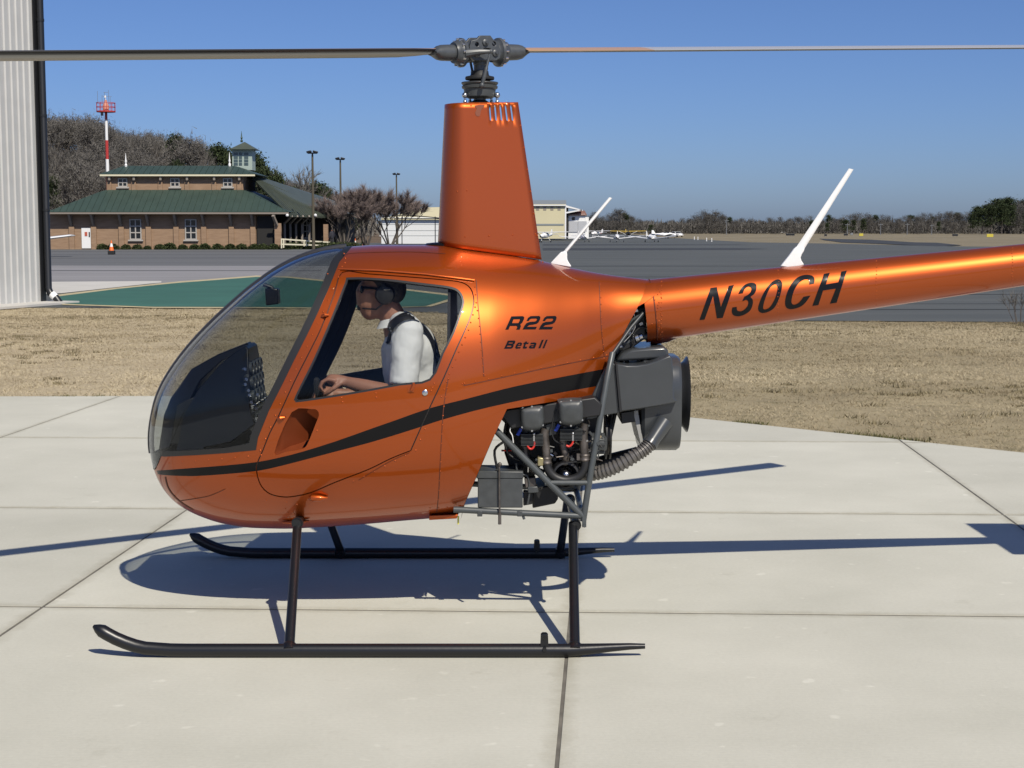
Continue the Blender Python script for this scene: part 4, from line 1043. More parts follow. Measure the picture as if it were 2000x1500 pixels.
for sd in (-1, 1):
    s0, e0 = P_(797, 648, sd * .14), (P_(786, 775, -.19) if sd < 0 else P_(780, 770, .2))
    b.tube([s0, s0 + (e0 - s0) * .2, s0 + (e0 - s0) * .5, s0 + (e0 - s0) * .82], [.068, .072, .066, .066], 16)
    b.ball(s0, .070, 14, 10)
    chain(b, [P_(782, 632, sd * .06), P_(792, 640, sd * .14)], [.055, .066])
so_ = b.build('shirt', shirt_m, pil, smooth=60); remesh(so_, .007, 4)
ft_ = bpy.data.textures.new('folds', 'CLOUDS'); ft_.noise_scale = .075; ft_.noise_depth = 2
dm_ = so_.modifiers.new('folds', 'DISPLACE'); dm_.texture = ft_; dm_.strength = .013; dm_.mid_level = .45
b = MB()                                                                              # collar
ring0 = [P_(772, 634) + Vector((.070 * math.cos(t), .070 * math.sin(t), .012 * math.cos(t))) for t in [2 * math.pi * k / 22 for k in range(22)]]
ring1 = [p + Vector((-.004, 0, .030)) + (P_(770, 625) - p) * .12 for p in ring0]; ring2 = [p + (p - P_(772, 634)) * .22 + Vector((0, 0, -.004)) for p in ring0]
b.loft([ring2, ring1, [p + (P_(770, 625) - p) * .1 for p in ring1], ring0], caps=False); b.build('collar', shirt_m, pil, smooth=60)
b = MB()
for sd in (-1, 1):
    chain(b, [P_(842, 852, sd * .09), P_(690, 843, sd * .15), P_(622, 945, sd * .14)], [.105, .082, .065])
b.ball(P_(842, 850), (.14, .18, .12), 14, 10)
o = b.build('trousers', trou_m, pil); remesh(o, .010, 3)
b = MB()                                                                              # hair, close-cropped
b.ball(hc + Vector((.020, 0, .034)), (.098, .080, .074), 20, 14); b.ball(hc + Vector((.055, 0, -.005)), (.062, .072, .072), 16, 12); b.ball(hc + Vector((-.04, 0, .075)), (.06, .062, .025), 12, 8)
o = b.build('hair', hair_m, pil); remesh(o, .007, 2)
b = MB()                                                                              # sunglasses
for y in (-.034, .034): b.ball(P_(708, 565.5, y), (.013, .031, .022), 12, 8)
b.bar(P_(705, 563, -.012), P_(705, 563, .012), .005, .006)
for y in (-.066, .066): b.tube([P_(710, 562, y * .95), P_(730, 563, y * 1.12), P_(752, 566, y * 1.12)], [.008, .006, .005], 6)
b.build('sunglasses', mat('dark_sunglass_lens', (.008, .008, .01), .12), pil)
b = MB()                                                                              # headset
for y in (-1, 1):
    b.lathe([(.066, .030), (.070, .044), (.090, .046), (.104, .038), (.108, .022)], P_(755, 574), (0, y, 0), 18)
arc = [P_(752, 566) + Vector((-.002, .098 * math.cos(t), .108 * math.sin(t))) for t in [math.pi * k / 16 for k in range(17)]]
b.tube(arc, .009, 8)
b.tube([P_(752, 590, -.095), P_(735, 604, -.09), P_(712, 603, -.05), P_(703, 600, -.02)], .004, 8); b.ball(P_(703, 600, -.015), (.014, .016, .016), 10, 8)
b.build('headset', M['engine_black'], pil)
b = MB(); a = P_(755, 574, -.11); b.tube([a + Vector((-.012, 0, .018)), a + Vector((.014, 0, .020))], .0035, 6); b.build('headset_badge', M['steel'], pil)
# harness (belongs to the helicopter seat)
bpy.context.view_layer.update()
dg_ = bpy.context.evaluated_depsgraph_get(); ev_ = so_.evaluated_get(dg_); me_ = ev_.to_mesh(); mw_ = ev_.matrix_world
SB = BVHTree.FromPolygons([mw_ @ v.co for v in me_.vertices], [tuple(p.vertices) for p in me_.polygons]); ev_.to_mesh_clear()
def strap(cl, w):
    cl = smooth_poly(cl, 5, False); rows = []
    for i, p in enumerate(cl):
        q0, q1 = cl[max(0, i - 1)], cl[min(len(cl) - 1, i + 1)]; d = math.dist(q0, q1) or 1; nx, ny = -(q1[1] - q0[1]) / d, (q1[0] - q0[0]) / d; row = []
        for f in (-.5, -.17, .17, .5):
            u, v = p[0] + nx * w * f, p[1] + ny * w * f; dr = ray(u, v).normalized(); loc, nrm, _, _ = SB.ray_cast(CAMV, dr)
            if loc is None: loc, nrm, _, _ = SB.find_nearest(at(u, v, YP - .1))
            row.append(loc - dr * .017)
        rows.append(row)
    b = MB(); b.loft([r_ + [x + Vector((0, .012, 0)) for x in r_[::-1]] for r_ in rows]); return b.build('shoulder_harness', M['engine_black'], hel, smooth=60)
strap([(752, 668), (758, 646), (772, 628), (792, 617), (814, 617), (836, 632), (854, 660), (868, 696)], 15)
strap([(868, 692), (886, 716), (900, 740)], 15)
# ================================================================ the ground
import numpy as np
def clip(poly, a, b, c):                                       # keep a*x+b*y+c >= 0
    out = []
    for i in range(len(poly)):
        p, q = poly[i - 1], poly[i]; dp = a * p[0] + b * p[1] + c; dq = a * q[0] + b * q[1] + c
        if (dp >= 0) != (dq >= 0): t = dp / (dp - dq); out.append((p[0] + (q[0] - p[0]) * t, p[1] + (q[1] - p[1]) * t))
        if dq >= 0: out.append(tuple(q[:2]))
    return out
YB = [-300, 0, 140, 330, 500, 800, 4000]
def sheet(name, poly, off, m, kind='structure', parent=None):
    b = MB()
    for y0, y1 in zip(YB, YB[1:]):
        q = clip(clip(list(poly), 0, 1, -y0), 0, -1, y1)
        if len(q) > 2: b.add([(x, y, zg(y) + off) for x, y in q], [tuple(range(len(q)))])
    o = b.build(name, m, parent, smooth=0, fix=False)
    for f in o.data.polygons:
        if f.normal.z < 0: f.flip()
    if kind: o['kind'] = kind
    return o
def grassy(name, a, b_, c, s1, s2, bump):
    m = bpy.data.materials.new(name); m.use_nodes = True; N = m.node_tree.nodes; L = m.node_tree.links; p = N['Principled BSDF']
    p.inputs['Roughness'].default_value = .9; p.inputs['Specular IOR Level'].default_value = .15
    tc = N.new('ShaderNodeTexCoord'); n1 = N.new('ShaderNodeTexNoise'); n1.inputs['Scale'].default_value = s1; n1.inputs['Detail'].default_value = 6; n1.inputs['Roughness'].default_value = .65
    n2 = N.new('ShaderNodeTexNoise'); n2.inputs['Scale'].default_value = s2; n2.inputs['Detail'].default_value = 5; n2.inputs['Roughness'].default_value = .7
    r1 = N.new('ShaderNodeValToRGB'); r1.color_ramp.elements[0].position = .3; r1.color_ramp.elements[1].position = .7; r1.color_ramp.elements[0].color = (*a, 1); r1.color_ramp.elements[1].color = (*b_, 1)
    r2 = N.new('ShaderNodeValToRGB'); r2.color_ramp.elements[0].position = .52; r2.color_ramp.elements[1].position = .72; r2.color_ramp.elements[0].color = (0, 0, 0, 1); r2.color_ramp.elements[1].color = (1, 1, 1, 1)
    mx = N.new('ShaderNodeMixRGB'); mx.inputs[2].default_value = (*c, 1)
    L.new(tc.outputs['Object'], n1.inputs['Vector']); L.new(tc.outputs['Object'], n2.inputs['Vector']); L.new(n1.outputs['Fac'], r1.inputs[0]); L.new(n2.outputs['Fac'], r2.inputs[0])
    L.new(r1.outputs[0], mx.inputs[1]); L.new(r2.outputs[0], mx.inputs[0]); L.new(mx.outputs[0], p.inputs['Base Color'])
    bp = N.new('ShaderNodeBump'); bp.inputs['Strength'].default_value = bump; bp.inputs['Distance'].default_value = .05; L.new(n2.outputs['Fac'], bp.inputs['Height']); L.new(bp.outputs[0], p.inputs['Normal'])
    return m
field_m = grassy('dormant_field', (.165, .14, .095), (.245, .21, .145), (.12, .115, .075), .05, .4, .1)
sheet('ground', [(-3500, -300), (3500, -300), (3500, 4000), (-3500, 4000)], -.06, field_m)
asph = mat('grey_asphalt', (.060, .067, .066), .85, 0, c2=(.085, .091, .088), vscale=.35, stretch=(.25, 1.6, 1), bump=.3, bscale=60, detail=8)
apron_l = mat('pale_worn_asphalt', (.20, .195, .20), .85, 0, c2=(.245, .24, .245), vscale=.4, stretch=(.2, 1.2, 1), bump=.3, bscale=60, detail=8)
sheet('apron', [(-90, 34.6), (-4, 34.6), (1, 30.2), (9.7, 29.3), (62, 29.0), (58, 120), (47, 163), (52, 268), (47, 700), (-75, 700), (-75, 126.2), (-90, 126.2)], -.004, asph)
asph_l = mat('left_asphalt', (.095, .098, .10), .85, 0, c2=(.125, .128, .13), vscale=.35, stretch=(.12, 1.6, 1), bump=.3, bscale=60, detail=8)
sheet('taxiway', [(-75, 70), (-6, 71), (-6, 126.5), (-75, 126.5)], .0, asph_l)
sheet('pale_taxi_strip', [(-70, 48.6), (-6, 49.5), (-6, 72), (-70, 77)], .002, apron_l)
conc2 = mat('pale_concrete_strip', (.50, .485, .45), .8, 0, var=.05, vscale=1.0)
sheet('concrete_strip', [tuple(gp(u, v)[:2]) for u, v in ((60, 575), (120, 573), (230, 561), (315, 552), (315, 549), (60, 551))], .006, conc2)
GREEN = [(112, 580), (230, 565), (350, 553), (430, 547), (500, 541.5), (560, 543), (640, 551), (760, 564), (890, 580), (860, 590), (830, 599), (700, 602), (500, 600.5), (300, 600), (122, 594)]
gpts = [tuple(gp(*q)[:2]) for q in GREEN]
cx_, cy_ = sum(p[0] for p in gpts) / len(gpts), sum(p[1] for p in gpts) / len(gpts)
sand = mat('sandy_border', (.42, .36, .22), .9, 0, var=.15, vscale=3)
sheet('sand_border', [tuple(gp(u, v - (3 if v < 570 else 4))[:2]) for u, v in GREEN[:9]] + [tuple(gp(u + 14, v)[:2]) for u, v in GREEN[9:11]] + [tuple(gp(u, v + 2)[:2]) for u, v in GREEN[11:]], .009, sand)
sheet('green_turf_area', gpts, .014, mat('green_surface', (.030, .108, .082), .85, 0, var=.10, vscale=.5, bump=.3, bscale=40))
tar = mat('dark_tar_seal', (.035, .037, .038), .8)
for q in (((1060, 484.5), (1440, 484.5), (1500, 486), (1440, 488), (1060, 489)), ((1060, 477), (1440, 477.6), (1465, 478.6), (1060, 479.4)), ((1600, 466), (1700, 468), (1830, 474), (1880, 479), (1830, 481), (1720, 476), (1610, 469))):
    sheet('tar_band', [tuple(gp(*p)[:2]) for p in q], .004, tar)
for y in (90, 101, 115, 63): sheet('pavement_seam', [(-70, y), (-8, y + 1.5), (-8, y + 2.1), (-70, y + .7)], .005, tar)
for y0, w in ((33.5, .14), (36, .10), (41, .16), (47, .2), (56, .3), (72, .35)): sheet('pavement_seam', [(2, y0), (48, y0 + 1.2), (48, y0 + 1.2 + w), (2, y0 + w)], .003, tar)
# ---- concrete pad: slab by slab
def conc_mat():
    m = bpy.data.materials.new('pad_concrete'); m.use_nodes = True; N = m.node_tree.nodes; L = m.node_tree.links; p = N['Principled BSDF']
    p.inputs['Roughness'].default_value = .82; p.inputs['Specular IOR Level'].default_value = .3
    tc = N.new('ShaderNodeTexCoord'); oi = N.new('ShaderNodeObjectInfo')
    def nz(s, d, r=.6):
        n = N.new('ShaderNodeTexNoise'); n.inputs['Scale'].default_value = s; n.inputs['Detail'].default_value = d; n.inputs['Roughness'].default_value = r; L.new(tc.outputs['Object'], n.inputs['Vector']); return n
    def ramp(n, p0, p1, c0, c1):
        r = N.new('ShaderNodeValToRGB'); r.color_ramp.elements[0].position = p0; r.color_ramp.elements[1].position = p1; r.color_ramp.elements[0].color = (*c0, 1); r.color_ramp.elements[1].color = (*c1, 1); L.new(n.outputs['Fac'], r.inputs[0]); return r
    def mul(a, b_, f=1.0):
        x = N.new('ShaderNodeMixRGB'); x.blend_type = 'MULTIPLY'; x.inputs[0].default_value = f; L.new(a.outputs[0], x.inputs[1]); L.new(b_.outputs[0], x.inputs[2]); return x
    a = ramp(nz(.9, 6), .3, .72, (.47, .463, .395), (.56, .55, .475))
    st = ramp(nz(2.6, 8, .7), .62, .80, (1, 1, 1), (.80, .79, .77))           # grey stains
    gr = ramp(nz(55, 4), .3, .7, (.93, .93, .93), (1, 1, 1))                  # fine grain
    sp = ramp(nz(9, 2, .4), .70, .76, (1, 1, 1), (1.14, 1.14, 1.15))          # bleached flecks
    w = N.new('ShaderNodeTexWave'); w.wave_type = 'BANDS'; w.bands_direction = 'Y'; w.inputs['Scale'].default_value = 14; w.inputs['Distortion'].default_value = 5; w.inputs['Detail'].default_value = 3; L.new(tc.outputs['Object'], w.inputs['Vector'])
    wr = ramp(w, 0, 1, (.975, .975, .975), (1, 1, 1))
    mr = N.new('ShaderNodeMapRange'); mr.inputs['To Min'].default_value = .93; mr.inputs['To Max'].default_value = 1.04; L.new(oi.outputs['Random'], mr.inputs['Value'])
    x = mul(mul(mul(mul(a, st), gr), sp), wr); y = N.new('ShaderNodeMixRGB'); y.blend_type = 'MULTIPLY'; y.inputs[0].default_value = 1; L.new(x.outputs[0], y.inputs[1]); L.new(mr.outputs[0], y.inputs[2]); ed = N.new('ShaderNodeAttribute'); ed.attribute_name = 'worn'; en = nz(7, 6, .7); ad = N.new('ShaderNodeMath'); ad.operation = 'MULTIPLY_ADD'; ad.inputs[1].default_value = 1.5; L.new(en.outputs['Fac'], ad.inputs[0]); sb2 = N.new('ShaderNodeMath'); sb2.operation = 'SUBTRACT'; sb2.inputs[1].default_value = .62; L.new(ed.outputs['Fac'], sb2.inputs[0]); L.new(sb2.outputs[0], ad.inputs[2])
    er = N.new('ShaderNodeValToRGB'); er.color_ramp.elements[0].position = .0; er.color_ramp.elements[1].position = .75; er.color_ramp.elements[0].color = (.80, .785, .75, 1); er.color_ramp.elements[1].color = (1, 1, 1, 1); L.new(ad.outputs[0], er.inputs[0]); y2 = mul(y, er); L.new(y2.outputs[0], p.inputs['Base Color'])
    bp = N.new('ShaderNodeBump'); bp.inputs['Strength'].default_value = .25; bp.inputs['Distance'].default_value = .004; L.new(nz(70, 5).outputs['Fac'], bp.inputs['Height']); L.new(bp.outputs[0], p.inputs['Normal'])
    return m
PADC = conc_mat()
PAD = [(-16, 16.0), (-.3, 16.38), (4.1, 12.12), (12, 4.6), (12, -8), (-16, -8)]
pad = sheet('concrete_pad', PAD, -.0035, mat('joint_filler', (.13, .12, .10), .9, 0, var=.3, vscale=6))
xs_ = [-14.6, -12.1, -9.6, -7.1, -4.60, -2.10, .39, 3.03, 5.6, 8.1, 10.6, 13.1]; ys_ = [-8.2, -5.6, -3.1, -.55, 2.0, 4.5, 7.04, 9.59, 12.86, 16.6]
JW = .0075; JY = .013
def edge_pts(x0, x1, y0, y1):
    f = lambda x, y: (x + .06 * (y - 9), y - .04 * x)
    return [f(x0 + JW, y0 + JY), f(x1 - JW, y0 + JY), f(x1 - JW, y1 - JY), f(x0 + JW, y1 - JY)]
for i in range(len(xs_) - 1):
    for j in range(len(ys_) - 1):
        q = edge_pts(xs_[i], xs_[i + 1], ys_[j], ys_[j + 1])
        for k in range(len(PAD)):
            a, c = PAD[k], PAD[(k + 1) % len(PAD)]; nx, ny = (c[1] - a[1]), -(c[0] - a[0])
            q = clip(q, nx, ny, -(nx * a[0] + ny * a[1]))
            if len(q) < 3: break
        if len(q) < 3: continue
        r_ = random.Random(i * 31 + j); dz = r_.uniform(-.0006, .0006); cen = (sum(p[0] for p in q) / len(q), sum(p[1] for p in q) / len(q))
        ins = [(cen[0] + (p[0] - cen[0]) * (1 - .002 / max(.5, math.dist(p, cen))), cen[1] + (p[1] - cen[1]) * (1 - .002 / max(.5, math.dist(p, cen)))) for p in q]
        inn = [(cen[0] + (p[0] - cen[0]) * (1 - .13 / max(.5, math.dist(p, cen))), cen[1] + (p[1] - cen[1]) * (1 - .13 / max(.5, math.dist(p, cen)))) for p in q]
        b = MB(); n = len(q); b.add([(*p, -.05) for p in q] + [(*p, -.001 + dz) for p in q] + [(*p, dz) for p in ins] + [(*p, dz) for p in inn], [tuple(range(3 * n, 4 * n))] + [(r0 + k, r0 + (k + 1) % n, r0 + n + (k + 1) % n, r0 + n + k) for r0 in (0, n, 2 * n) for k in range(n)])
        o = b.build('slab', PADC, pad, smooth=0)
        ea = o.data.attributes.new('worn', 'FLOAT', 'POINT'); ea.data.foreach_set('value', [0.0] * (3 * n) + [1.0] * n)
# ---- lawn between pad and pavement
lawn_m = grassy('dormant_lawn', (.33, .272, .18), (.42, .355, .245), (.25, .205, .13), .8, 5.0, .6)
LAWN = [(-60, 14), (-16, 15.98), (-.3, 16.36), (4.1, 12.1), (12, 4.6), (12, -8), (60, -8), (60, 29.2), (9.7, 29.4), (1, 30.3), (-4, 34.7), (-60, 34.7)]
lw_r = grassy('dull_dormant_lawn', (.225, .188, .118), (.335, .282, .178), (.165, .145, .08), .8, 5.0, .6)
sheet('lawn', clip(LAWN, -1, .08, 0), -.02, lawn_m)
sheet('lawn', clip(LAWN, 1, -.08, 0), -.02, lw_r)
LAWN2 = [(-60, 13.94), (-16, 15.92), (-.34, 16.30), (4.05, 12.04), (11.95, 4.5)] + LAWN[5:]
nr = np.random.default_rng(5)
n = 900000
Y = np.sqrt(nr.uniform(10.5 ** 2, 35.2 ** 2, n)); X = nr.uniform(-1, 1, n) * (.365 * Y + 1.2)
keep = np.zeros(n, bool)
for k in range(len(LAWN)):
    (xa, ya), (xb, yb) = LAWN2[k - 1], LAWN2[k]
    with np.errstate(divide='ignore', invalid='ignore'): keep ^= ((ya > Y) != (yb > Y)) & (X < (xb - xa) * (Y - ya) / (yb - ya) + xa)
X = X[keep]; Y = Y[keep]
def vnoise(x, y, s):
    return np.array([noise.noise((a * s, b_ * s, 3.7)) for a, b_ in zip(x, y)])
cl = vnoise(X, Y, 1.1); cl2 = vnoise(X * .6, Y * 1.0, 5.0)
hgt = (.012 + .014 * np.clip(.5 + cl * 1.2, 0, 1) + .028 * np.clip(cl2 * 1.6 - .35, 0, 1)) * nr.uniform(.6, 1.3, len(X))
kk = nr.uniform(0, 1, len(X)) < np.clip(.62 + cl2 * .5, .2, 1); X, Y, hgt = X[kk], Y[kk], hgt[kk]
n = len(X); ang = nr.uniform(0, 2 * np.pi, n); w = nr.uniform(.002, .005, n) * (Y / 22 + .2); lean = nr.uniform(-1.9, 1.9, (n, 2)) * hgt[:, None]
co = np.zeros((n, 3, 3)); dx, dy = np.cos(ang) * w, np.sin(ang) * w
co[:, 0] = np.stack([X - dx, Y - dy, np.full(n, -.021)], 1); co[:, 1] = np.stack([X + dx, Y + dy, np.full(n, -.021)], 1); co[:, 2] = np.stack([X + lean[:, 0], Y + lean[:, 1], -.02 + hgt], 1)
def tri_mesh(name, co, m, shades=None):
    k = len(co); me = bpy.data.meshes.new(name); me.vertices.add(k * 3); me.vertices.foreach_set('co', co.reshape(-1).astype(np.float32)); me.loops.add(k * 3); me.loops.foreach_set('vertex_index', np.arange(k * 3, dtype=np.int32))
    me.polygons.add(k); me.polygons.foreach_set('loop_start', np.arange(0, k * 3, 3, dtype=np.int32)); me.update(calc_edges=True)
    if shades is not None:
        at_ = me.attributes.new('tone', 'FLOAT', 'POINT'); at_.data.foreach_set('value', np.repeat(shades, 3).astype(np.float32))
    me.materials.append(m); return me
def tone_mat(name, a, b_, rough=.9, trans=0.0):
    m = bpy.data.materials.new(name); m.use_nodes = True; N = m.node_tree.nodes; L = m.node_tree.links; p = N['Principled BSDF']; p.inputs['Roughness'].default_value = rough; p.inputs['Specular IOR Level'].default_value = .2
    t = N.new('ShaderNodeAttribute'); t.attribute_name = 'tone'; r = N.new('ShaderNodeValToRGB'); r.color_ramp.elements[0].color = (*a, 1); r.color_ramp.elements[1].color = (*b_, 1)
    L.new(t.outputs['Fac'], r.inputs[0]); L.new(r.outputs[0], p.inputs['Base Color']); return m
grass_m = tone_mat('dry_grass_blades', (.25, .205, .128), (.51, .435, .298))
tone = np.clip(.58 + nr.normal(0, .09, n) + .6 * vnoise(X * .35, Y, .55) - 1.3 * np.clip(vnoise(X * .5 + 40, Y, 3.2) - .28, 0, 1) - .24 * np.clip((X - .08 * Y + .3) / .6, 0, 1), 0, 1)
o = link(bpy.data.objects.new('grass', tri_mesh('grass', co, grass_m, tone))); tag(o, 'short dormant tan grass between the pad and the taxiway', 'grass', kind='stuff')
# greener weeds along the pad edge
m_ = 5200; t = nr.uniform(0, 1, m_); along = nr.uniform(0, 1, m_)
ex = np.where(along < .62, -.3 + 4.9 * t, -9 + 8.7 * t); ey = np.where(along < .62, 16.38 - .968 * 4.9 * t, 16.2 + .02 * t) + nr.exponential(.05, m_) + .01; ex = ex + np.where(along < .62, nr.exponential(.05, m_), 0)
ok = vnoise(ex, ey, 1.7) > .02; ex, ey = ex[ok], ey[ok]; m_ = len(ex); hh = nr.uniform(.015, .05, m_); an = nr.uniform(0, 6.28, m_)
c2_ = np.zeros((m_, 3, 3)); c2_[:, 0] = np.stack([ex - .006 * np.cos(an), ey - .006 * np.sin(an), np.full(m_, -.02)], 1); c2_[:, 1] = np.stack([ex + .006 * np.cos(an), ey + .006 * np.sin(an), np.full(m_, -.02)], 1); c2_[:, 2] = np.stack([ex + nr.uniform(-.03, .03, m_), ey + nr.uniform(-.03, .03, m_), -.02 + hh], 1)
o = link(bpy.data.objects.new('weeds', tri_mesh('weeds', c2_, tone_mat('green_weeds', (.06, .07, .025), (.17, .15, .07)), nr.uniform(0, 1, m_)))); tag(o, 'low green weeds along the edge of the concrete pad', 'weeds', kind='stuff')

# darker tufts scattered in drifts over the lawn
tx, ty = [], []
while len(tx) < 420:
    y = math.sqrt(nr.uniform(11 ** 2, 34 ** 2)); x = nr.uniform(-1, 1) * (.36 * y + .8)
    if inside((x, y), LAWN) and noise.noise((x * .16, y * .5, 9.1)) > .10 + nr.uniform(-.15, .25): tx.append(x); ty.append(y)
tx, ty = np.repeat(tx, 34), np.repeat(ty, 34); m_ = len(tx); sz_ = np.repeat(nr.uniform(.3, 1.0, 420), 34)
ex = tx + nr.normal(0, .11, m_) * sz_; ey = ty + nr.normal(0, .07, m_) * sz_; hh = nr.uniform(.02, .06, m_) * sz_; an = nr.uniform(0, 6.28, m_)
c3_ = np.zeros((m_, 3, 3)); c3_[:, 0] = np.stack([ex - .007 * np.cos(an), ey - .007 * np.sin(an), np.full(m_, -.02)], 1); c3_[:, 1] = np.stack([ex + .007 * np.cos(an), ey + .007 * np.sin(an), np.full(m_, -.02)], 1); c3_[:, 2] = np.stack([ex + nr.uniform(-.04, .04, m_), ey + nr.uniform(-.03, .03, m_), -.012 + hh], 1)
o = link(bpy.data.objects.new('weed_tufts', tri_mesh('weed_tufts', c3_, tone_mat('dark_tufts', (.11, .095, .055), (.26, .215, .125)), nr.uniform(0, 1, m_)))); tag(o, 'dark weed tufts scattered in drifts over the tan lawn', 'weeds', kind='stuff')
soil = mat('dark_soil', (.10, .08, .055), .95, 0, var=.35, vscale=9)
sheet('soil_edge', [(-16, 15.99), (-.3, 16.37), (4.1, 12.11), (12, 4.6), (12.04, 4.64), (4.13, 12.15), (-.29, 16.43), (-16, 16.06)], -.013, soil)
# ================================================================ hangar at the frame's edge
metal_w = mat('pale_ribbed_metal', (.50, .50, .485), .45, .15, var=.04, vscale=2)
A = gp(88, 592); A.z = 0; wd = Vector((-.33, -.944, 0)).normalized(); nd = Vector((.944, -.33, 0)).normalized(); bk = -nd
HH = 9.0
hg = thing('hangar', 'tall pale grey ribbed metal hangar with black downpipe at its corner', 'hangar', tuple(A + wd * 3))
prof_ = [(0, 0), (.105, 0), (.125, .032), (.165, .032), (.185, 0), (.225, 0)]
for k in range(27):
    b = MB(); o_ = A + wd * (.16 + .225 * k)
    lo = [o_ + wd * a + nd * c + Vector((0, 0, .05)) for a, c in prof_]; hi = [p + Vector((0, 0, HH)) for p in lo]
    back = [o_ + wd * .225 - nd * .05, o_ - nd * .05]
    lo += [p + Vector((0, 0, .05)) for p in back]; hi += [p + Vector((0, 0, HH + .05)) for p in back]
    b.loft([lo, hi]); b.build('wall_panel', metal_w, hg, smooth=0)
b = MB(); fp = [A - nd * .06 + wd * .1, A + wd * 6.2 - nd * .06, A + wd * 6.2 + bk * 14, A + bk * 14 + wd * .1]; b.prism(fp, (0, 0, HH)); b.build('wall', metal_w, hg, smooth=0)
b = MB(); b.prism([A - wd * .4 + nd * .4 + Vector((0, 0, HH + .06)), A + wd * 6.6 + nd * .4 + Vector((0, 0, HH + .06)), A + wd * 6.6 + bk * 14.4 + Vector((0, 0, HH + 2)), A - wd * .4 + bk * 14.4 + Vector((0, 0, HH + 2))], (0, 0, .1)); b.build('roof', metal_w, hg, smooth=0)
blk = mat('black_trim_paint', (.012, .013, .015), .4)
b = MB(); b.prism([A + wd * .16 + nd * .04, A + nd * .04 - wd * .0, A - wd * .0 - nd * .1, A + wd * .16 - nd * .1], (0, 0, HH)); b.build('corner_trim', blk, hg, smooth=0)
b = MB(); dp = A + nd * .12 + wd * .02; b.tube([dp + Vector((0, 0, HH)), dp + Vector((0, 0, .36)), dp + Vector((.05, -.02, .24)), dp + Vector((.2, -.05, .12)), dp + Vector((.28, -.06, .0))], .085, 12)
for z_k in (2.2, 4.4, 6.6): b.lathe([(-.03, .095), (.03, .095)], dp + Vector((0, 0, z_k)), (0, 0, 1), 12)
b.build('downpipe', blk, hg)
b = MB(); b.lathe([(-.06, .092), (.06, .092)], dp + Vector((.13, -.035, .18)), (.55, -.1, -.5), 14); b.build('pipe_coupling', M['white_paint'], hg)
b = MB(); b.prism([A + nd * .95 + wd * 6.3, A + nd * .75 - wd * .3, A - wd * .3 - nd * .1, A + wd * 6.3 - nd * .1], (0, 0, .05)); b.build('footing', conc2, hg, smooth=0)
# ================================================================ terminal building
brick = mat('tan_brick', (.245, .158, .098), .85, 0, c2=(.31, .205, .13), vscale=1.2, stretch=(1, 1, 6), bump=.2, bscale=12)
groof = mat('green_metal_roof', (.046, .074, .060), .48, .25, var=.08, vscale=1)
olive = mat('olive_metal_roof', (.085, .10, .075), .45, .25, var=.08, vscale=1)
wood = mat('grey_bracket_paint', (.22, .19, .16), .7)
cream = mat('cream_fascia', (.62, .58, .42), .6)
dk = mat('recess_shade_color', (.014, .013, .012), .8)  # near-black colour carries the shade under the porch roof
wframe = mat('pale_window_frame', (.38, .36, .33), .5)
wglass = mat('dark_window_glass', (.012, .015, .02), .08)
YF = 129.0
ter = thing('terminal_building', 'long brick airport terminal with green hipped metal roofs and a lantern tower', 'building', tuple(at(330, 486, YF)[:2]) + (0,))
def bxp(name, u0, u1, v0, v1, y0, y1, m, parent=ter, bevel=0):
    a, c = at(u0, v1, y0), at(u1, v0, y0); b = MB(); b.box(((a.x + c.x) / 2, (y0 + y1) / 2, (a.z + c.z) / 2), (c.x - a.x, y1 - y0, c.z - a.z)); return b.build(name, m, parent, smooth=0, bevel=bevel)
def zed(v, y): return at(1000, v, y).z
x_of = lambda u, y: at(u, 445, y).x
b = MB(); zt_ = zed(414, YF); b.box(((x_of(70, YF) + x_of(500, YF)) / 2, YF + 5, (zt_ - .3) / 2), (x_of(500, YF) - x_of(70, YF), 10, zt_ + .3)); wl = b.build('wall', brick, ter, smooth=0)
b = MB(); b.box(((x_of(500, YF) + x_of(640, YF)) / 2, YF + 16, (zt_ - .3) / 2), (x_of(650, YF) - x_of(500, YF), 8, zt_ + .3)); b.build('porch_wall', dk, ter, smooth=0)
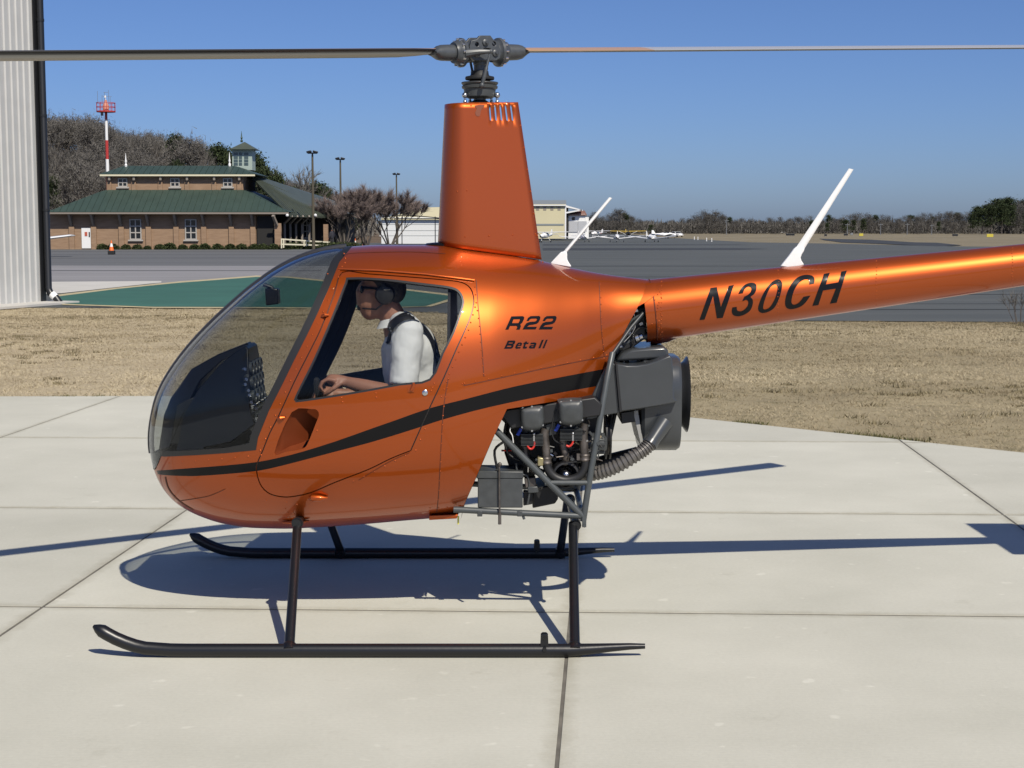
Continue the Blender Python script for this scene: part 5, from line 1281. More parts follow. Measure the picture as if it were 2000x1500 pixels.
def hip(name, u0, u1, ut0, ut1, ve, vt, ye, yt, m, depth, step, fas):
    e0, e1 = at(u0, ve, ye), at(u1, ve, ye); t0, t1 = at(ut0, vt, yt), at(ut1, vt, yt); e0.z = e1.z = (e0.z + e1.z) / 2; t0.z = t1.z
    bk0, bk1 = Vector((e0.x, ye + depth, e0.z)), Vector((e1.x, ye + depth, e1.z)); tb0, tb1 = Vector((t0.x, ye + depth - (yt - ye), t0.z)), Vector((t1.x, ye + depth - (yt - ye), t1.z))
    b = MB(); b.add([e0, e1, t1, t0, bk0, bk1, tb1, tb0], [(0, 1, 2, 3), (1, 5, 6, 2), (5, 4, 7, 6), (4, 0, 3, 7), (3, 2, 6, 7), (0, 4, 5, 1)]); rf = b.build(name, m, ter, smooth=0)
    b = MB(); b.box(((e0.x + e1.x) / 2, ye - .02, e0.z - .06), (e1.x - e0.x, .1, .14)); b.build('fascia', fas, rf, smooth=0)
    # standing-seam panels, front and starboard slopes
    def panels(a0, a1, c0, c1):
        L_ = (a1 - a0).length; nn = (a1 - a0).cross(c0 - a0).normalized();
        if nn.z < 0: nn = -nn
        k = int(L_ / step)
        for i in range(k):
            P = []
            for s in (i / k, (i + .93) / k):
                p = a0 + (a1 - a0) * s
                # top limit along slope: clipped by the hips
                up = (c0 + c1) / 2 - (a0 + a1) / 2; up = up - (a1 - a0).normalized() * up.dot((a1 - a0).normalized())
                l0 = (c0 - a0).dot((a1 - a0).normalized()); l1 = (a1 - c1).dot((a1 - a0).normalized()); d = s * L_
                f = min(1, d / max(l0, 1e-3), (L_ - d) / max(l1, 1e-3)); P.append((p, p + up * max(.03, f)))
            q = [P[0][0], P[1][0], P[1][1], P[0][1]]
            b = MB(); b.prism([x + nn * .02 for x in q], nn * .04); b.build('roof_panel', m, rf, smooth=0)
    panels(e0, e1, t0, t1); panels(e1, bk1, t1, tb1)
    return rf, e0, e1, t0, t1
hip('roof', 92, 564, 205, 476, 415, 372, 128.05, 131.4, groof, 12, .52, wood)
b = MB(); zz0 = zed(374, 131.5); zz1 = zed(342, 131.5); b.box(((x_of(210, 131.5) + x_of(476, 131.5)) / 2, 131.5 + 3.2, (zz0 + zz1) / 2), (x_of(476, 131.5) - x_of(210, 131.5), 6.4, zz1 - zz0 + .1)); b.build('clerestory_wall', brick, ter, smooth=0)
hip('clerestory_roof', 195, 498, 243, 456, 341, 325, 131.05, 133.2, groof, 7.2, .52, cream)
for u in (140, 183, 237, 290, 344, 398, 452, 494):
    bxp('pilaster', u - 4.5, u + 4.5, 443, 490, YF - .16, YF + .02, brick)
    b = MB(); x = x_of(u, YF); z1, z0 = zed(417, YF) , zed(444, YF); b.prism([Vector((x - .09, YF - .02, z0)), Vector((x - .09, YF - .16, z0 + .1)), Vector((x - .09, YF - .85, z1 - .12)), Vector((x - .09, YF - .85, z1)), Vector((x - .09, YF - .02, z1))], (.18, 0, 0)); b.build('bracket', wood, ter, smooth=0)
for u in (213, 261, 313, 365, 418, 467):
    bxp('pilaster', u - 4, u + 4, 355, 374, 131.38, 131.52, brick); bxp('bracket', u - 2, u + 2, 343, 352, 131.1, 131.49, wood)
def window(u0, u1, v0, v1, y, nx, ny):
    a, c = at(u0, v1, y), at(u1, v0, y); w, h = c.x - a.x, c.z - a.z
    b = MB()
    for i in range(nx + 1): b.box((a.x + w * i / nx, y - .03, (a.z + c.z) / 2), (.09, .12, h + .09))
    for j in range(ny + 1): b.box(((a.x + c.x) / 2, y - .032, a.z + h * j / ny), (w + .09, .11, .09))
    wn_ = b.build('window', wframe, ter, smooth=0)
    b = MB(); b.box(((a.x + c.x) / 2, y - .08, a.z - .11), (w + .35, .2, .12)); b.build('sill', wframe, wn_, smooth=0)
    for i in range(nx):
        for j in range(ny):
            b = MB(); b.box((a.x + w * (i + .5) / nx, y - .005, a.z + h * (j + .5) / ny), (w / nx - .09, .02, h / ny - .09)); b.build('pane', wglass, wn_, smooth=0)
for u0, u1 in ((255, 275), (363, 383)): window(u0, u1, 429, 467, YF, 2, 3)
for u0, u1 in ((232, 248), (334, 350), (437, 453)): window(u0, u1, 349, 364, 131.5, 2, 2)
dr = bxp('door', 160, 176.5, 445, 485, YF - .06, YF + .02, M['white_paint'])
b = MB(); c = at(168, 457, YF - .065); b.box((c.x, YF - .075, c.z), (.22, .02, .34)); b.build('door_sign', mat('red_sign', (.45, .10, .06), .5), dr, smooth=0)
b = MB(); c = at(174.5, 458, YF - .065); b.box((c.x, YF - .075, c.z), (.10, .02, .42)); b.build('door_pane', wglass, dr, smooth=0)
# lantern tower
lz = lambda v: zed(v, 137.0)
lant = bxp('lantern', 454, 492, 291, 332, 137.0, 138.75, mat('pale_green_trim', (.33, .40, .36), .5))
for i in range(3):
    for j in range(4):
        u = 456.5 + i * 10.2; v = 298 + j * 6.6
        a, c = at(u, v + 5.2, 136.98), at(u + (8 if i != 1 else 6), v, 136.98); b = MB(); b.box(((a.x + c.x) / 2, 136.99, (a.z + c.z) / 2), (c.x - a.x, .04, c.z - a.z)); b.build('pane', mat('blue_grey_pane', (.06, .09, .10), .1), lant, smooth=0)
b = MB(); e = [at(447, 291.5, 136.5), at(499, 291.5, 136.5)]; yb = 139.2
b.add([e[0], e[1], Vector((e[1].x, yb, e[1].z)), Vector((e[0].x, yb, e[0].z)), Vector(((e[0].x + e[1].x) / 2, 137.85, zed(277, 137.85)))], [(0, 1, 4), (1, 2, 4), (2, 3, 4), (3, 0, 4), (0, 3, 2, 1)]); b.build('lantern_roof', olive, ter, smooth=0)
for u, v0, v1, y in ((472, 256, 278, 137.85), (246, 299, 326, 133), (448.5, 297, 325, 133)):
    b = MB(); c = at(u, v1, y); h = zed(v0, y) - c.z; b.lathe([(0, .10), (h * .15, .12), (h * .25, .05), (h * .4, .10), (h * .5, .06), (h, .012)], c, (0, 0, 1), 10); b.build('finial', M['white_paint'] if y < 135 else groof, ter)
# wing running away to the starboard side
def slab3(name, pts, m, th=.15):
    b = MB(); b.prism([Vector(p) for p in pts], (0, 0, -th)); return b.build(name, m, ter, smooth=0)
E0, E1 = at(566, 420, 128.2), at(700, 425, 151); T0, T1 = at(490, 344, 133.5), at(640, 410, 149); C0, C1, C2 = at(492, 340, 134.5), at(666, 396, 163), at(705, 412, 165)
wr_ = slab3('wing_roof', [E0, E1, T1, T0], olive); slab3('wing_roof_slope', [T0, T1, E1, C2, C1, C0], olive)
n_ = 34; nn = (E1 - E0).cross(T0 - E0).normalized(); nn = nn if nn.z > 0 else -nn
for k in range(n_):
    t = (k + .5) / n_; a, c = E0 + (E1 - E0) * t, T0 + (T1 - T0) * t; b = MB(); b.bar(a + nn * .03, c + nn * .03, .07, .07, nn); b.build('roof_seam', olive, wr_, smooth=0)
bxp('brick_pier', 537, 548.5, 436, 486, 128.4, 128.9, brick); bxp('brick_pier', 632, 640, 438, 484, 136, 136.5, brick)
bxp('porch_shade_panel', 503, 534, 422, 486, 128.97, 129.02, dk)  # thin dark sheet, painted as the shade in the porch
for u, y in ((556, 130), (567, 131.5), (578, 133), (590, 134.5), (604, 136.5)):
    bxp('porch_post', u - 1.5, u + 1.5, 434, 484, y, y + .15, wood)
    b = MB(); a = at(u, 436, y); c = at(u + 14, 422, y - 1.2); b.bar(a, c, .14, .14); b.build('bracket', wood, ter, smooth=0)
b = MB(); a = at(541, 440, 128.3); b.bar(a, at(533, 421, 127.6), .2, .2); b.build('bracket', wood, ter, smooth=0)
for u in (561, 616):
    b = MB(); b.ball(at(u, 420.5, 127.4), .13, 10, 8); b.build('porch_lamp', M['white_paint'], ter)
window(593, 606, 428, 464, 140.98, 2, 3)
b = MB(); b.box((x_of(1300, 300), 0, -99), (.1, .1, .1)) if False else None
# railing along the ramp
rl = thing('railing', 'cream tubular ramp railing in front of the terminal porch', 'railing', tuple(gp(600, 484)))
rc = mat('cream_rail_paint', (.62, .58, .44), .5)
R0, R1 = at(549, 485, 127.0), at(648, 484, 131)
for v0, v1 in ((467, 473.5), (477, 479.5)):
    b = MB(); b.bar(at(549, v0, 127.0), at(646, v1, 131), .11, .11); b.build('rail', rc, rl, smooth=0)
for u, v0, v1, y in ((550, 466, 485, 127.0), (554, 467, 484, 127.1), (594, 470, 481, 128.8), (598, 470, 481, 129), (640, 473, 483, 130.6), (646, 473, 483, 131)):
    b = MB(); b.bar(at(u, v1, y), at(u, v0, y), .1, .1, (0, 1, 0)); b.build('rail_post', rc, rl, smooth=0)
# ================================================================ foliage things
def leaf_blob(name, rx, ry, rz, k, size, m, seed, core=True):
    r_ = np.random.default_rng(seed); d = r_.normal(0, 1, (k, 3)); d /= np.linalg.norm(d, axis=1)[:, None]; d[:, 2] = np.abs(d[:, 2]) * 1.0
    rad = r_.uniform(.72, 1.08, k)[:, None]; c = d * rad * np.array([rx, ry, rz]); t = r_.normal(0, 1, (k, 3, 3)) * size; co_ = c[:, None, :] + t
    return tri_mesh(name, co_, m, np.clip(.5 + .25 * r_.normal(0, 1, k), 0, 1))
bush_m = tone_mat('clipped_boxwood', (.018, .028, .010), (.06, .075, .028))
stem_m = mat('brown_stem', (.06, .045, .035), .9)
bush_meshes = [leaf_blob('foliage', .5, .5, .75, 900, .07, bush_m, s_) for s_ in (1, 2, 3)]
bm_ = MB(); bm_.cyl((0, 0, 0), (0, 0, .5), .06, 8)
stem_me = bm_.build('stem', stem_m); stem_mesh = stem_me.data; bpy.data.objects.remove(stem_me); ALL.pop()
BU = [(200, 1.0), (221, 1.05), (246, .9), (268, .9), (288, .7), (312, .95), (332, 1.15), (357, .9), (380, .95), (400, 1.05), (425, 1.05), (450, 1.0), (472, 1.0), (496, 1.0), (514, 1.0), (535, 1.0), (556, 1.0)]
ords = ['first', 'second', 'third', 'fourth', 'fifth', 'sixth', 'seventh', 'eighth', 'ninth', 'tenth', 'eleventh', 'twelfth', 'thirteenth', 'fourteenth', 'fifteenth', 'sixteenth', 'seventeenth']
for i, (u, s_) in enumerate(BU):
    p = gp(u, 487.2); t = thing('round_shrub', ords[i] + ' clipped green shrub from the white door along the terminal wall', 'shrub', tuple(p), i * 1.3, 'clipped shrubs along the terminal')
    t.scale = (s_ * .9, s_ * .9, s_ * .58)
    link(bpy.data.objects.new('foliage', bush_meshes[i % 3]), t); link(bpy.data.objects.new('stem', stem_mesh), t)
hd = thing('hedge', 'low loose green hedge below the cream ramp railing', 'hedge', tuple(gp(605, 486.5)))
r_ = np.random.default_rng(8); k = 5200; c = np.stack([r_.uniform(-2.6, 4.4, k), r_.uniform(-.4, .5, k), r_.uniform(0, .42, k) * (1 + .4 * np.sin(np.arange(k) * .01))], 1)
link(bpy.data.objects.new('foliage', tri_mesh('foliage', c[:, None, :] + r_.normal(0, .06, (k, 3, 3)), bush_m, r_.uniform(0, 1, k))), hd)
# ================================================================ bare trees and pines
def bare_tree(seed, H, spread, levels, r0, twig_w, n_twigs, vase=False, twig_len=1.0):
    rr = random.Random(seed); b = MB(); tips = []
    def grow(p, d, L_, r, lv):
        n = 3; pts = [p]; q = p.copy(); dd = d.copy()
        for i in range(n):
            dd = (dd + Vector((rr.uniform(-.16, .16), rr.uniform(-.16, .16), rr.uniform(-.03, .12)))).normalized(); q = q + dd * L_ / n; pts.append(q.copy())
        b.tube(pts, [r, r * .85, r * .7, r * .55], 5 if lv < 2 else 3, caps=False)
        if lv >= levels: tips.append((pts[-1], dd, L_)); tips.append((pts[-2], dd, L_)); return
        k = rr.randint(3, 4) if lv else rr.randint(4, 6)
        for i in range(k):
            f = rr.uniform(.45, 1.0) if lv else rr.uniform(.35, 1.0)
            s = pts[1] + (pts[-1] - pts[1]) * f if f < 1 else pts[-1]
            a = rr.uniform(0, 6.28); sp = spread * rr.uniform(.6, 1.2)
            nd_ = (dd + Vector((math.cos(a) * sp, math.sin(a) * sp, rr.uniform(-.05, .25)))).normalized()
            grow(s, nd_, L_ * rr.uniform(.55, .78), r * rr.uniform(.45, .6), lv + 1)
    if vase:
        for i in range(7):
            a = i * .9 + rr.uniform(-.3, .3); grow(Vector((.12 * math.cos(a), .12 * math.sin(a), 0)), Vector((math.cos(a) * .42, math.sin(a) * .42, 1)).normalized(), H * .5, r0, 1)
    else: grow(Vector((0, 0, 0)), Vector((0, 0, 1)), H * .48, r0, 0)
    tw = []
    for p, d, L_ in tips:
        for i in range(n_twigs):
            e = (d + Vector((rr.gauss(0, .5), rr.gauss(0, .5), rr.gauss(.15, .4)))).normalized(); l = rr.uniform(.5, 1.3) * twig_len; a = p + d * rr.uniform(-.4, .2) * twig_len
            x = e.cross(Vector((rr.gauss(0, 1), rr.gauss(0, 1), rr.gauss(0, 1)))).normalized() * twig_w; tw.append([tuple(a - x), tuple(a + x), tuple(a + e * l)])
    return b, np.array(tw)
bark = mat('grey_brown_bark', (.115, .098, .085), .9, 0, var=.25, vscale=1.0)
twig_m = tone_mat('bare_twigs', (.084, .078, .070), (.172, .161, .146))
twig_m2 = tone_mat('reddish_bare_twigs', (.13, .10, .09), (.25, .20, .18))
pine_m = tone_mat('pine_needles', (.014, .024, .010), (.055, .07, .03))
def tree_protos(specs, tm):
    out = []
    for sp in specs:
        b, tw = bare_tree(*sp); o_ = b.build('trunk', bark, smooth=0, fix=False); me = o_.data; bpy.data.objects.remove(o_); ALL.pop()
        out.append((me, tri_mesh('crown', tw, tm, np.random.default_rng(sp[0]).uniform(0, 1, len(tw)))))
    return out
hill_t = tree_protos([(11, 14, .75, 3, .20, .045, 7, False, 1.5), (12, 15, .65, 3, .22, .045, 7, False, 1.5), (13, 13, .85, 3, .20, .045, 7, False, 1.5), (14, 16, .6, 3, .2, .045, 7, False, 1.6)], twig_m)
myr_t = tree_protos([(21, 4.2, .62, 3, .055, .013, 64, True, .62), (22, 4.6, .58, 3, .06, .013, 64, True, .62), (23, 4.4, .66, 3, .055, .013, 64, True, .62)], twig_m2)
def pine_proto(seed, H, W):
    r_ = np.random.default_rng(seed); cs = []
    for i in range(46):
        z = H * (.32 + .68 * r_.uniform() ** .8); rad = W * (1.05 - z / H) ** .6 * r_.uniform(.3, 1); a = r_.uniform(0, 6.28); c = np.array([rad * np.cos(a), rad * np.sin(a), z]); k = 70
        cs.append(c[None, None, :] + r_.normal(0, 1, (k, 1, 3)) * np.array([W * .22, W * .22, H * .035]) + r_.normal(0, .16, (k, 3, 3)))
    co_ = np.concatenate(cs); b = MB(); b.tube([(0, 0, 0), (.1, 0, H * .5), (0, .1, H * .95)], [.22, .15, .04], 6); o_ = b.build('trunk', bark, smooth=0, fix=False); me = o_.data; bpy.data.objects.remove(o_); ALL.pop()
    return me, tri_mesh('crown', co_, pine_m, r_.uniform(0, 1, len(co_)))
pines = [pine_proto(31, 13, 2.8), pine_proto(32, 12, 3.3), pine_proto(33, 14, 2.5)]
PH = {}
def ptop(pr):
    if pr[1].name not in PH: PH[pr[1].name] = max(np.percentile([v.co.z for v in pr[1].vertices], 98), 1e-3)
    return PH[pr[1].name]
def plant(name, pr, p, sc_, rz, label, cat, group=None, sxy=None, href=13.5):
    k_ = href / ptop(pr); sxy = (sxy or sc_) * k_; sc_ *= k_
    t = thing(name, label, cat, tuple(p), rz, group); t.scale = (sxy or sc_, sxy or sc_, sc_)
    link(bpy.data.objects.new('trunk', pr[0]), t); link(bpy.data.objects.new('crown', pr[1]), t); return t
def thicket(seed, H, W, k, tm, w=.07):
    r_ = np.random.default_rng(seed); cs = []
    for i in range(30):
        z = H * (.12 + .84 * r_.uniform() ** .85); lim = W * (1 - max(0, z / H - .45) ** 1.6 * 1.9); rad = max(.2, lim) * np.sqrt(r_.uniform()); a = r_.uniform(0, 6.28)
        c = np.array([rad * np.cos(a), rad * np.sin(a), z]); q = c[None, :] + r_.normal(0, 1, (k, 3)) * np.array([W * .20, W * .20, H * .065])
        d = r_.normal(0, 1, (k, 3)) + np.array([0, 0, .6]); d /= np.linalg.norm(d, axis=1)[:, None]; x = np.cross(d, r_.normal(0, 1, (k, 3))); x /= np.linalg.norm(x, axis=1)[:, None]
        l = r_.uniform(.4, 1.3, (k, 1)); cs.append(np.stack([q - x * w, q + x * w, q + d * l], 1))
    co_ = np.concatenate(cs); b = MB(); b.tube([(0, 0, 0), (.15, 0, H * .5), (0, .1, H * .9)], [.24, .16, .04], 6)
    for i in range(7):
        a = i * 2.4; b.tube([(0, 0, H * (.2 + .07 * i)), (math.cos(a) * W * .35, math.sin(a) * W * .35, H * (.38 + .07 * i)), (math.cos(a) * W * .6, math.sin(a) * W * .6, H * (.5 + .06 * i))], [.10, .07, .03], 4)
    o_ = b.build('trunk', bark, smooth=0, fix=False); me = o_.data; bpy.data.objects.remove(o_); ALL.pop()
    return me, tri_mesh('crown', co_, tm, r_.uniform(0, 1, len(co_)))
hill_d = [thicket(71, 13, 4.0, 130, twig_m, .05), thicket(72, 12, 4.6, 130, twig_m, .05), thicket(73, 14, 3.7, 130, twig_m, .05)]
# the wooded hill behind the terminal
def hillz(x, y):
    k = 1 / (1 + math.exp((x + 66) / 11.0)); q = 1 / (1 + math.exp(-(y - 330) / 22.0))
    return 17.5 * k * q * (.85 + .15 * math.sin(x * .05)) + zg(y) - .05
b = MB(); gx = [-420 + 10 * i for i in range(42)]; gy = [255 + 12 * j for j in range(30)]
b.add([(x, y, hillz(x, y) - (0.4 if (x in (gx[0], gx[-1]) or y in (gy[0], gy[-1])) else 0)) for x in gx for y in gy], [(i * 30 + j, (i + 1) * 30 + j, (i + 1) * 30 + j + 1, i * 30 + j + 1) for i in range(41) for j in range(29)])
o = b.build('hill', grassy('leaf_litter', (.10, .075, .05), (.16, .12, .085), (.06, .05, .035), .2, 1.0, .2)); o['kind'] = 'structure'
rt = random.Random(3)
TOP = pchip([60, 100, 150, 200, 250, 330, 400, 450, 500, 560, 640, 760], [222, 222, 225, 238, 258, 266, 275, 290, 316, 348, 380, 400])
count = 0
for row, yy in enumerate((300, 318, 338, 356, 376, 398)):
    u = 60 + rt.uniform(0, 20)
    while u < (700 if row > 1 else 520):
        y = yy + rt.uniform(-6, 6); x = (u - 1000) / FPX * y; z = hillz(x, y)
        top = at(u, TOP(u) + rt.uniform(-4, 14), y).z; h = max(6.0, min(15.5, top - z)) if row > 2 else rt.uniform(9, 13)
        if z + h > top + 1.0: h = max(4.5, top - z)
        pine = (rt.random() < (.75 if 430 < u < 530 else .10 if u < 300 else .28)) and row > 1 or (u < 135 and row == 0)
        if pine: plant('pine_tree', pines[count % 3], (x, y, z - .2), h / 13.5, rt.uniform(0, 6), 'dark green pine among the bare trees on the hill behind the terminal', 'pine tree', 'pines on the hill')
        else: plant('bare_tree', (hill_t[count % 4] if rt.random() < .4 else hill_d[count % 3]), (x, y, z - .2), h / 13.5, rt.uniform(0, 6), 'grey leafless tree on the wooded hill behind the terminal', 'tree', 'leafless trees on the hill', h / 13.5 * rt.uniform(.75, 1.0))
        count += 1; u += rt.uniform(17, 27) * (330 / y)
# single trees rising over the wing roof
for u, vt, y, kind in ((506, 308, 240, 'p'), (520, 335, 236, 'p'), (545, 346, 238, 'p'), (578, 328, 236, 'b'), (598, 350, 238, 'b'), (622, 362, 240, 'p'), (640, 372, 244, 'p')):
    x = (u - 1000) / FPX * y; h = at(u, vt, y).z - zg(y)
    if kind == 'p': plant('pine_tree', pines[u % 3], (x, y, zg(y)), h / 13.0, u, 'dark pine behind the terminal wing roof, %s from the lantern tower' % {506: 'first', 520: 'second', 545: 'third', 622: 'fourth', 640: 'last'}[u], 'pine tree', 'pines behind the wing roof')
    else: plant('bare_tree', hill_t[u % 4], (x, y, zg(y)), h / 13.5, u, 'pale leafless tree above the terminal wing roof, %s' % ('the taller one' if u == 578 else 'the lower one nearer the lamp post'), 'tree', 'leafless trees above the wing roof', h / 16)
# crape myrtles by the wing
for i, (u, v, y, h, w, lab) in enumerate(((672, 481, 140, 4.3, 5.4, 'leafless many-stemmed ornamental tree nearest the terminal porch'), (716, 480, 144, 5.4, 6.0, 'leafless many-stemmed ornamental tree, middle of the three beside the terminal'), (762, 479, 147, 5.0, 5.8, 'leafless many-stemmed ornamental tree nearest the white hangar'))):
    x = (u - 1000) / FPX * y; plant('ornamental_tree', myr_t[i], (x, y, zg(y)), h / 4.9, i * 2.0, lab, 'tree', 'leafless ornamental trees', w / 4.6, 4.9)
# far tree line: dense leafless crowns down to the scrub
far_m = tone_mat('far_bare_twigs', (.050, .047, .042), (.115, .108, .098))
far_t = [thicket(51, 13, 4.2, 75, far_m), thicket(52, 12, 5.0, 75, far_m), thicket(53, 14, 3.8, 75, far_m), thicket(54, 11, 4.8, 75, far_m)]
TOPR = pchip([1100, 1180, 1210, 1250, 1300, 1340, 1380, 1420, 1500, 1560, 1640, 1700, 1760, 1850, 1880, 1910, 1945, 2000, 2100], [418, 415, 410, 425, 432, 426, 412, 420, 427, 424, 420, 417, 419, 415, 419, 400, 389, 392, 400])
for row, yy in enumerate((640, 690, 740)):
    u = 880 if row else 1120
    while u < 2130:
        y = yy + rt.uniform(-15, 15); x = (u - 1000) / FPX * y; z = zg(y) - .3; top = at(u, TOPR(max(1100, u)) + rt.uniform(-2, 9) + (9 if row == 0 else 0), y).z
        h = max(4.0, top - z); pine = rt.random() < (.70 if u > 1895 else .28 if u > 1580 else .10)
        if pine: plant('pine_tree', pines[count % 3], (x, y, z), h / 13.5, rt.uniform(0, 6), 'dark evergreen in the far tree line beyond the airfield', 'pine tree', 'far evergreens beyond the airfield', h / 13 * rt.uniform(1.2, 1.7))
        else: plant('bare_tree', far_t[count % 4], (x, y, z), h / 13.5, rt.uniform(0, 6), 'grey leafless tree in the far tree line beyond the airfield', 'tree', 'far leafless trees beyond the airfield', h / 12.5 * rt.uniform(.8, 1.25))
        count += 1; u += rt.uniform(13, 24)
def scrub(name, pts, hmax, m, label, seed, per=26):
    r_ = np.random.default_rng(seed); cs = []
    for (x, y, z) in pts:
        h = hmax * r_.uniform(.5, 1); q = np.array([x, y, z]) + np.stack([r_.normal(0, 2.6, per), r_.normal(0, 2.0, per), r_.uniform(0, h, per)], 1)
        d = r_.normal(0, .6, (per, 3)) + np.array([0, 0, .8]); cs.append(np.stack([q - np.array([.28, 0, 0]), q + np.array([.28, 0, 0]), q + d * 1.3], 1))
    co_ = np.concatenate(cs); o_ = link(bpy.data.objects.new(name, tri_mesh(name, co_, m, r_.uniform(0, 1, len(co_))))); tag(o_, label, 'undergrowth', kind='stuff')
scrub('undergrowth', [(rt.uniform(-40, 270), yq, zg(yq) - .2) for yq in [rt.uniform(655, 735) for _ in range(1500)]], 5.0, far_m, 'dense grey undergrowth at the foot of the far tree line', 61)
scrub('undergrowth', [(xq, yq, hillz(xq, yq)) for xq, yq in [(rt.uniform(-150, -38), rt.uniform(300, 420)) for _ in range(1500)]], 5.5, twig_m, 'grey brushwood between the trees on the hill', 62)
# dry sapling at the edge of the lawn
sp_ = tree_protos([(41, 1.0, .5, 2, .012, .006, 6, True, .25)], twig_m)[0]
plant('dry_shrub', sp_, gp(1990, 632), .55, 0, 'thin dry leafless weed standing at the lawn edge below the tail', 'shrub', None, None, 1.2)
# ================================================================ airfield furniture
redp = mat('red_tower_paint', (.42, .035, .03), .5); whp = M['white_paint']; steelg = mat('galvanised_grey', (.22, .23, .24), .5, .4)
# beacon tower
YTW = 155.0
tw_ = thing('beacon_tower', 'slim red and white banded beacon mast rising behind the terminal', 'mast', (x_of(213, YTW), YTW, zg(YTW)))
ax, ay, az = tw_.location
zv = lambda v: at(210, v, YTW).z
cut_ = [zv(218), zv(234), zv(274), zv(311), zv(338), zv(380), 0]
for i in range(6):
    b = MB(); b.cyl((ax, ay, cut_[i + 1]), (ax, ay, cut_[i]), .13 + .012 * i, 12); b.build('mast_band', redp if i in (0, 2, 4) else whp, tw_)
b = MB(); b.lathe([(-.06, .93), (.06, .93)], (ax, ay, zv(218)), (0, 0, 1), 20); pl = b.build('platform', redp, tw_)
for z in (zv(201), zv(209)):
    b = MB(); b.tube([(ax + .92 * math.cos(t), ay + .92 * math.sin(t), z) for t in [2 * math.pi * k / 20 for k in range(21)]], .03, 6); b.build('guard_rail', redp, tw_)
for k in range(10):
    t = 2 * math.pi * k / 10; b = MB(); b.cyl((ax + .92 * math.cos(t), ay + .92 * math.sin(t), zv(218)), (ax + .92 * math.cos(t), ay + .92 * math.sin(t), zv(201)), .025, 6); b.build('guard_post', redp, tw_)
b = MB(); b.lathe([(0, .3), (.5, .32), (.7, .2), (.8, .14), (1.0, .14), (1.05, .05)], (ax, ay, zv(216)), (0, 0, 1), 14); b.build('beacon', mat('pale_red_beacon', (.5, .2, .14), .5), tw_)
b = MB(); b.cyl((ax, ay, zv(200)), (ax, ay, zv(186)), .03, 6); b.cyl((ax - .05, ay, zv(191)), (ax - .05, ay, zv(187)), .10, 8); b.build('lightning_rod', whp, tw_)
for dx, v in ((-.8, 178), (-.35, 186), (.3, 176), (.45, 190), (-.1, 180)):
    b = MB(); b.cyl((ax + dx, ay, zv(202)), (ax + dx, ay, zv(v)), .018, 6); b.build('whip_aerial', steelg, tw_)
b = MB(); b.bar((ax - .3, ay, zv(188)), (ax + .6, ay, zv(188.5)), .03, .03); b.bar((ax - .2, ay, zv(181)), (ax + .3, ay, zv(180)), .03, .03); b.build('aerial_arm', steelg, tw_)
b = MB(); b.box((ax - .4, ay, zv(223)), (.22, .22, .3)); b.build('junction_box', steelg, tw_)
# light poles
bz_ = mat('bronze_pole', (.10, .085, .055), .5, .2)
for u, vt, yb, lab in ((612, 302, 127.5, 'tallest bronze lamp post standing in front of the ramp railing'), (666, 314, 150, 'middle lamp post rising out of the leafless ornamental trees'), (775, 343, 185, 'most distant slim dark lamp post beside the white hangar')):
    x, z1 = x_of(u, yb), at(u, vt, yb).z; lp = thing('lamp_post', lab, 'lamp post', (x, yb, zg(yb)), 0, 'lamp posts by the terminal')
    b = MB(); b.tube([(x, yb, zg(yb)), (x, yb, z1)], [.14, .08], 10); b.build('pole', bz_, lp)
    b = MB(); b.box((x, yb, z1 + .02), (.12, .12, .3)); b.box((x, yb, z1 + .12), (.75, .2, .10)); b.build('bracket_arm', blk, lp, smooth=0)
    for s_ in (-1, 1):
        b = MB(); b.box((x + s_ * .26, yb - .1, z1 + .22), (.38, .55, .16), Matrix.Rotation(.25 * s_, 3, 'Y')); b.build('lamp_head', blk, lp, smooth=0, bevel=.03)
# cones
def cone(p, label, h=.72, base=True):
    c = thing('traffic_cone', label, 'traffic cone', tuple(p)); p = Vector(p)
    og = mat('orange_cone_plastic', (.75, .16, .03), .5)
    b = MB(); b.lathe([(.03, .17), (.3, .115), (.3, .115)], p, (0, 0, 1), 14); b.lathe([(h - .2, .065), (h, .03)], p, (0, 0, 1), 14); b.build('cone_body', og, c)
    b = MB(); b.lathe([(.3, .115), (h - .2, .065)], p, (0, 0, 1), 14, caps=False); b.build('reflective_band', whp, c)
    b = MB(); b.box(p + Vector((0, 0, .02)), (.42, .42, .04)); b.build('cone_base', M['rubber'], c, smooth=0)
    return c
pc = gp(218, 497); t = cone(pc + Vector((0, 0, .22)), 'orange and white traffic cone on a black weight out on the taxiway')
b = MB(); b.box(pc + Vector((0, 0, .11)), (.42, .42, .22)); b.build('cone_weight', M['rubber'], t, smooth=0, bevel=.03)
t = cone(gp(694, 482), 'orange and white cone under the leafless ornamental trees'); t.scale = (.9, .9, 1.15)
cone(gp(710, 480.5), 'smaller white-topped cone beside the ornamental trees', .5)
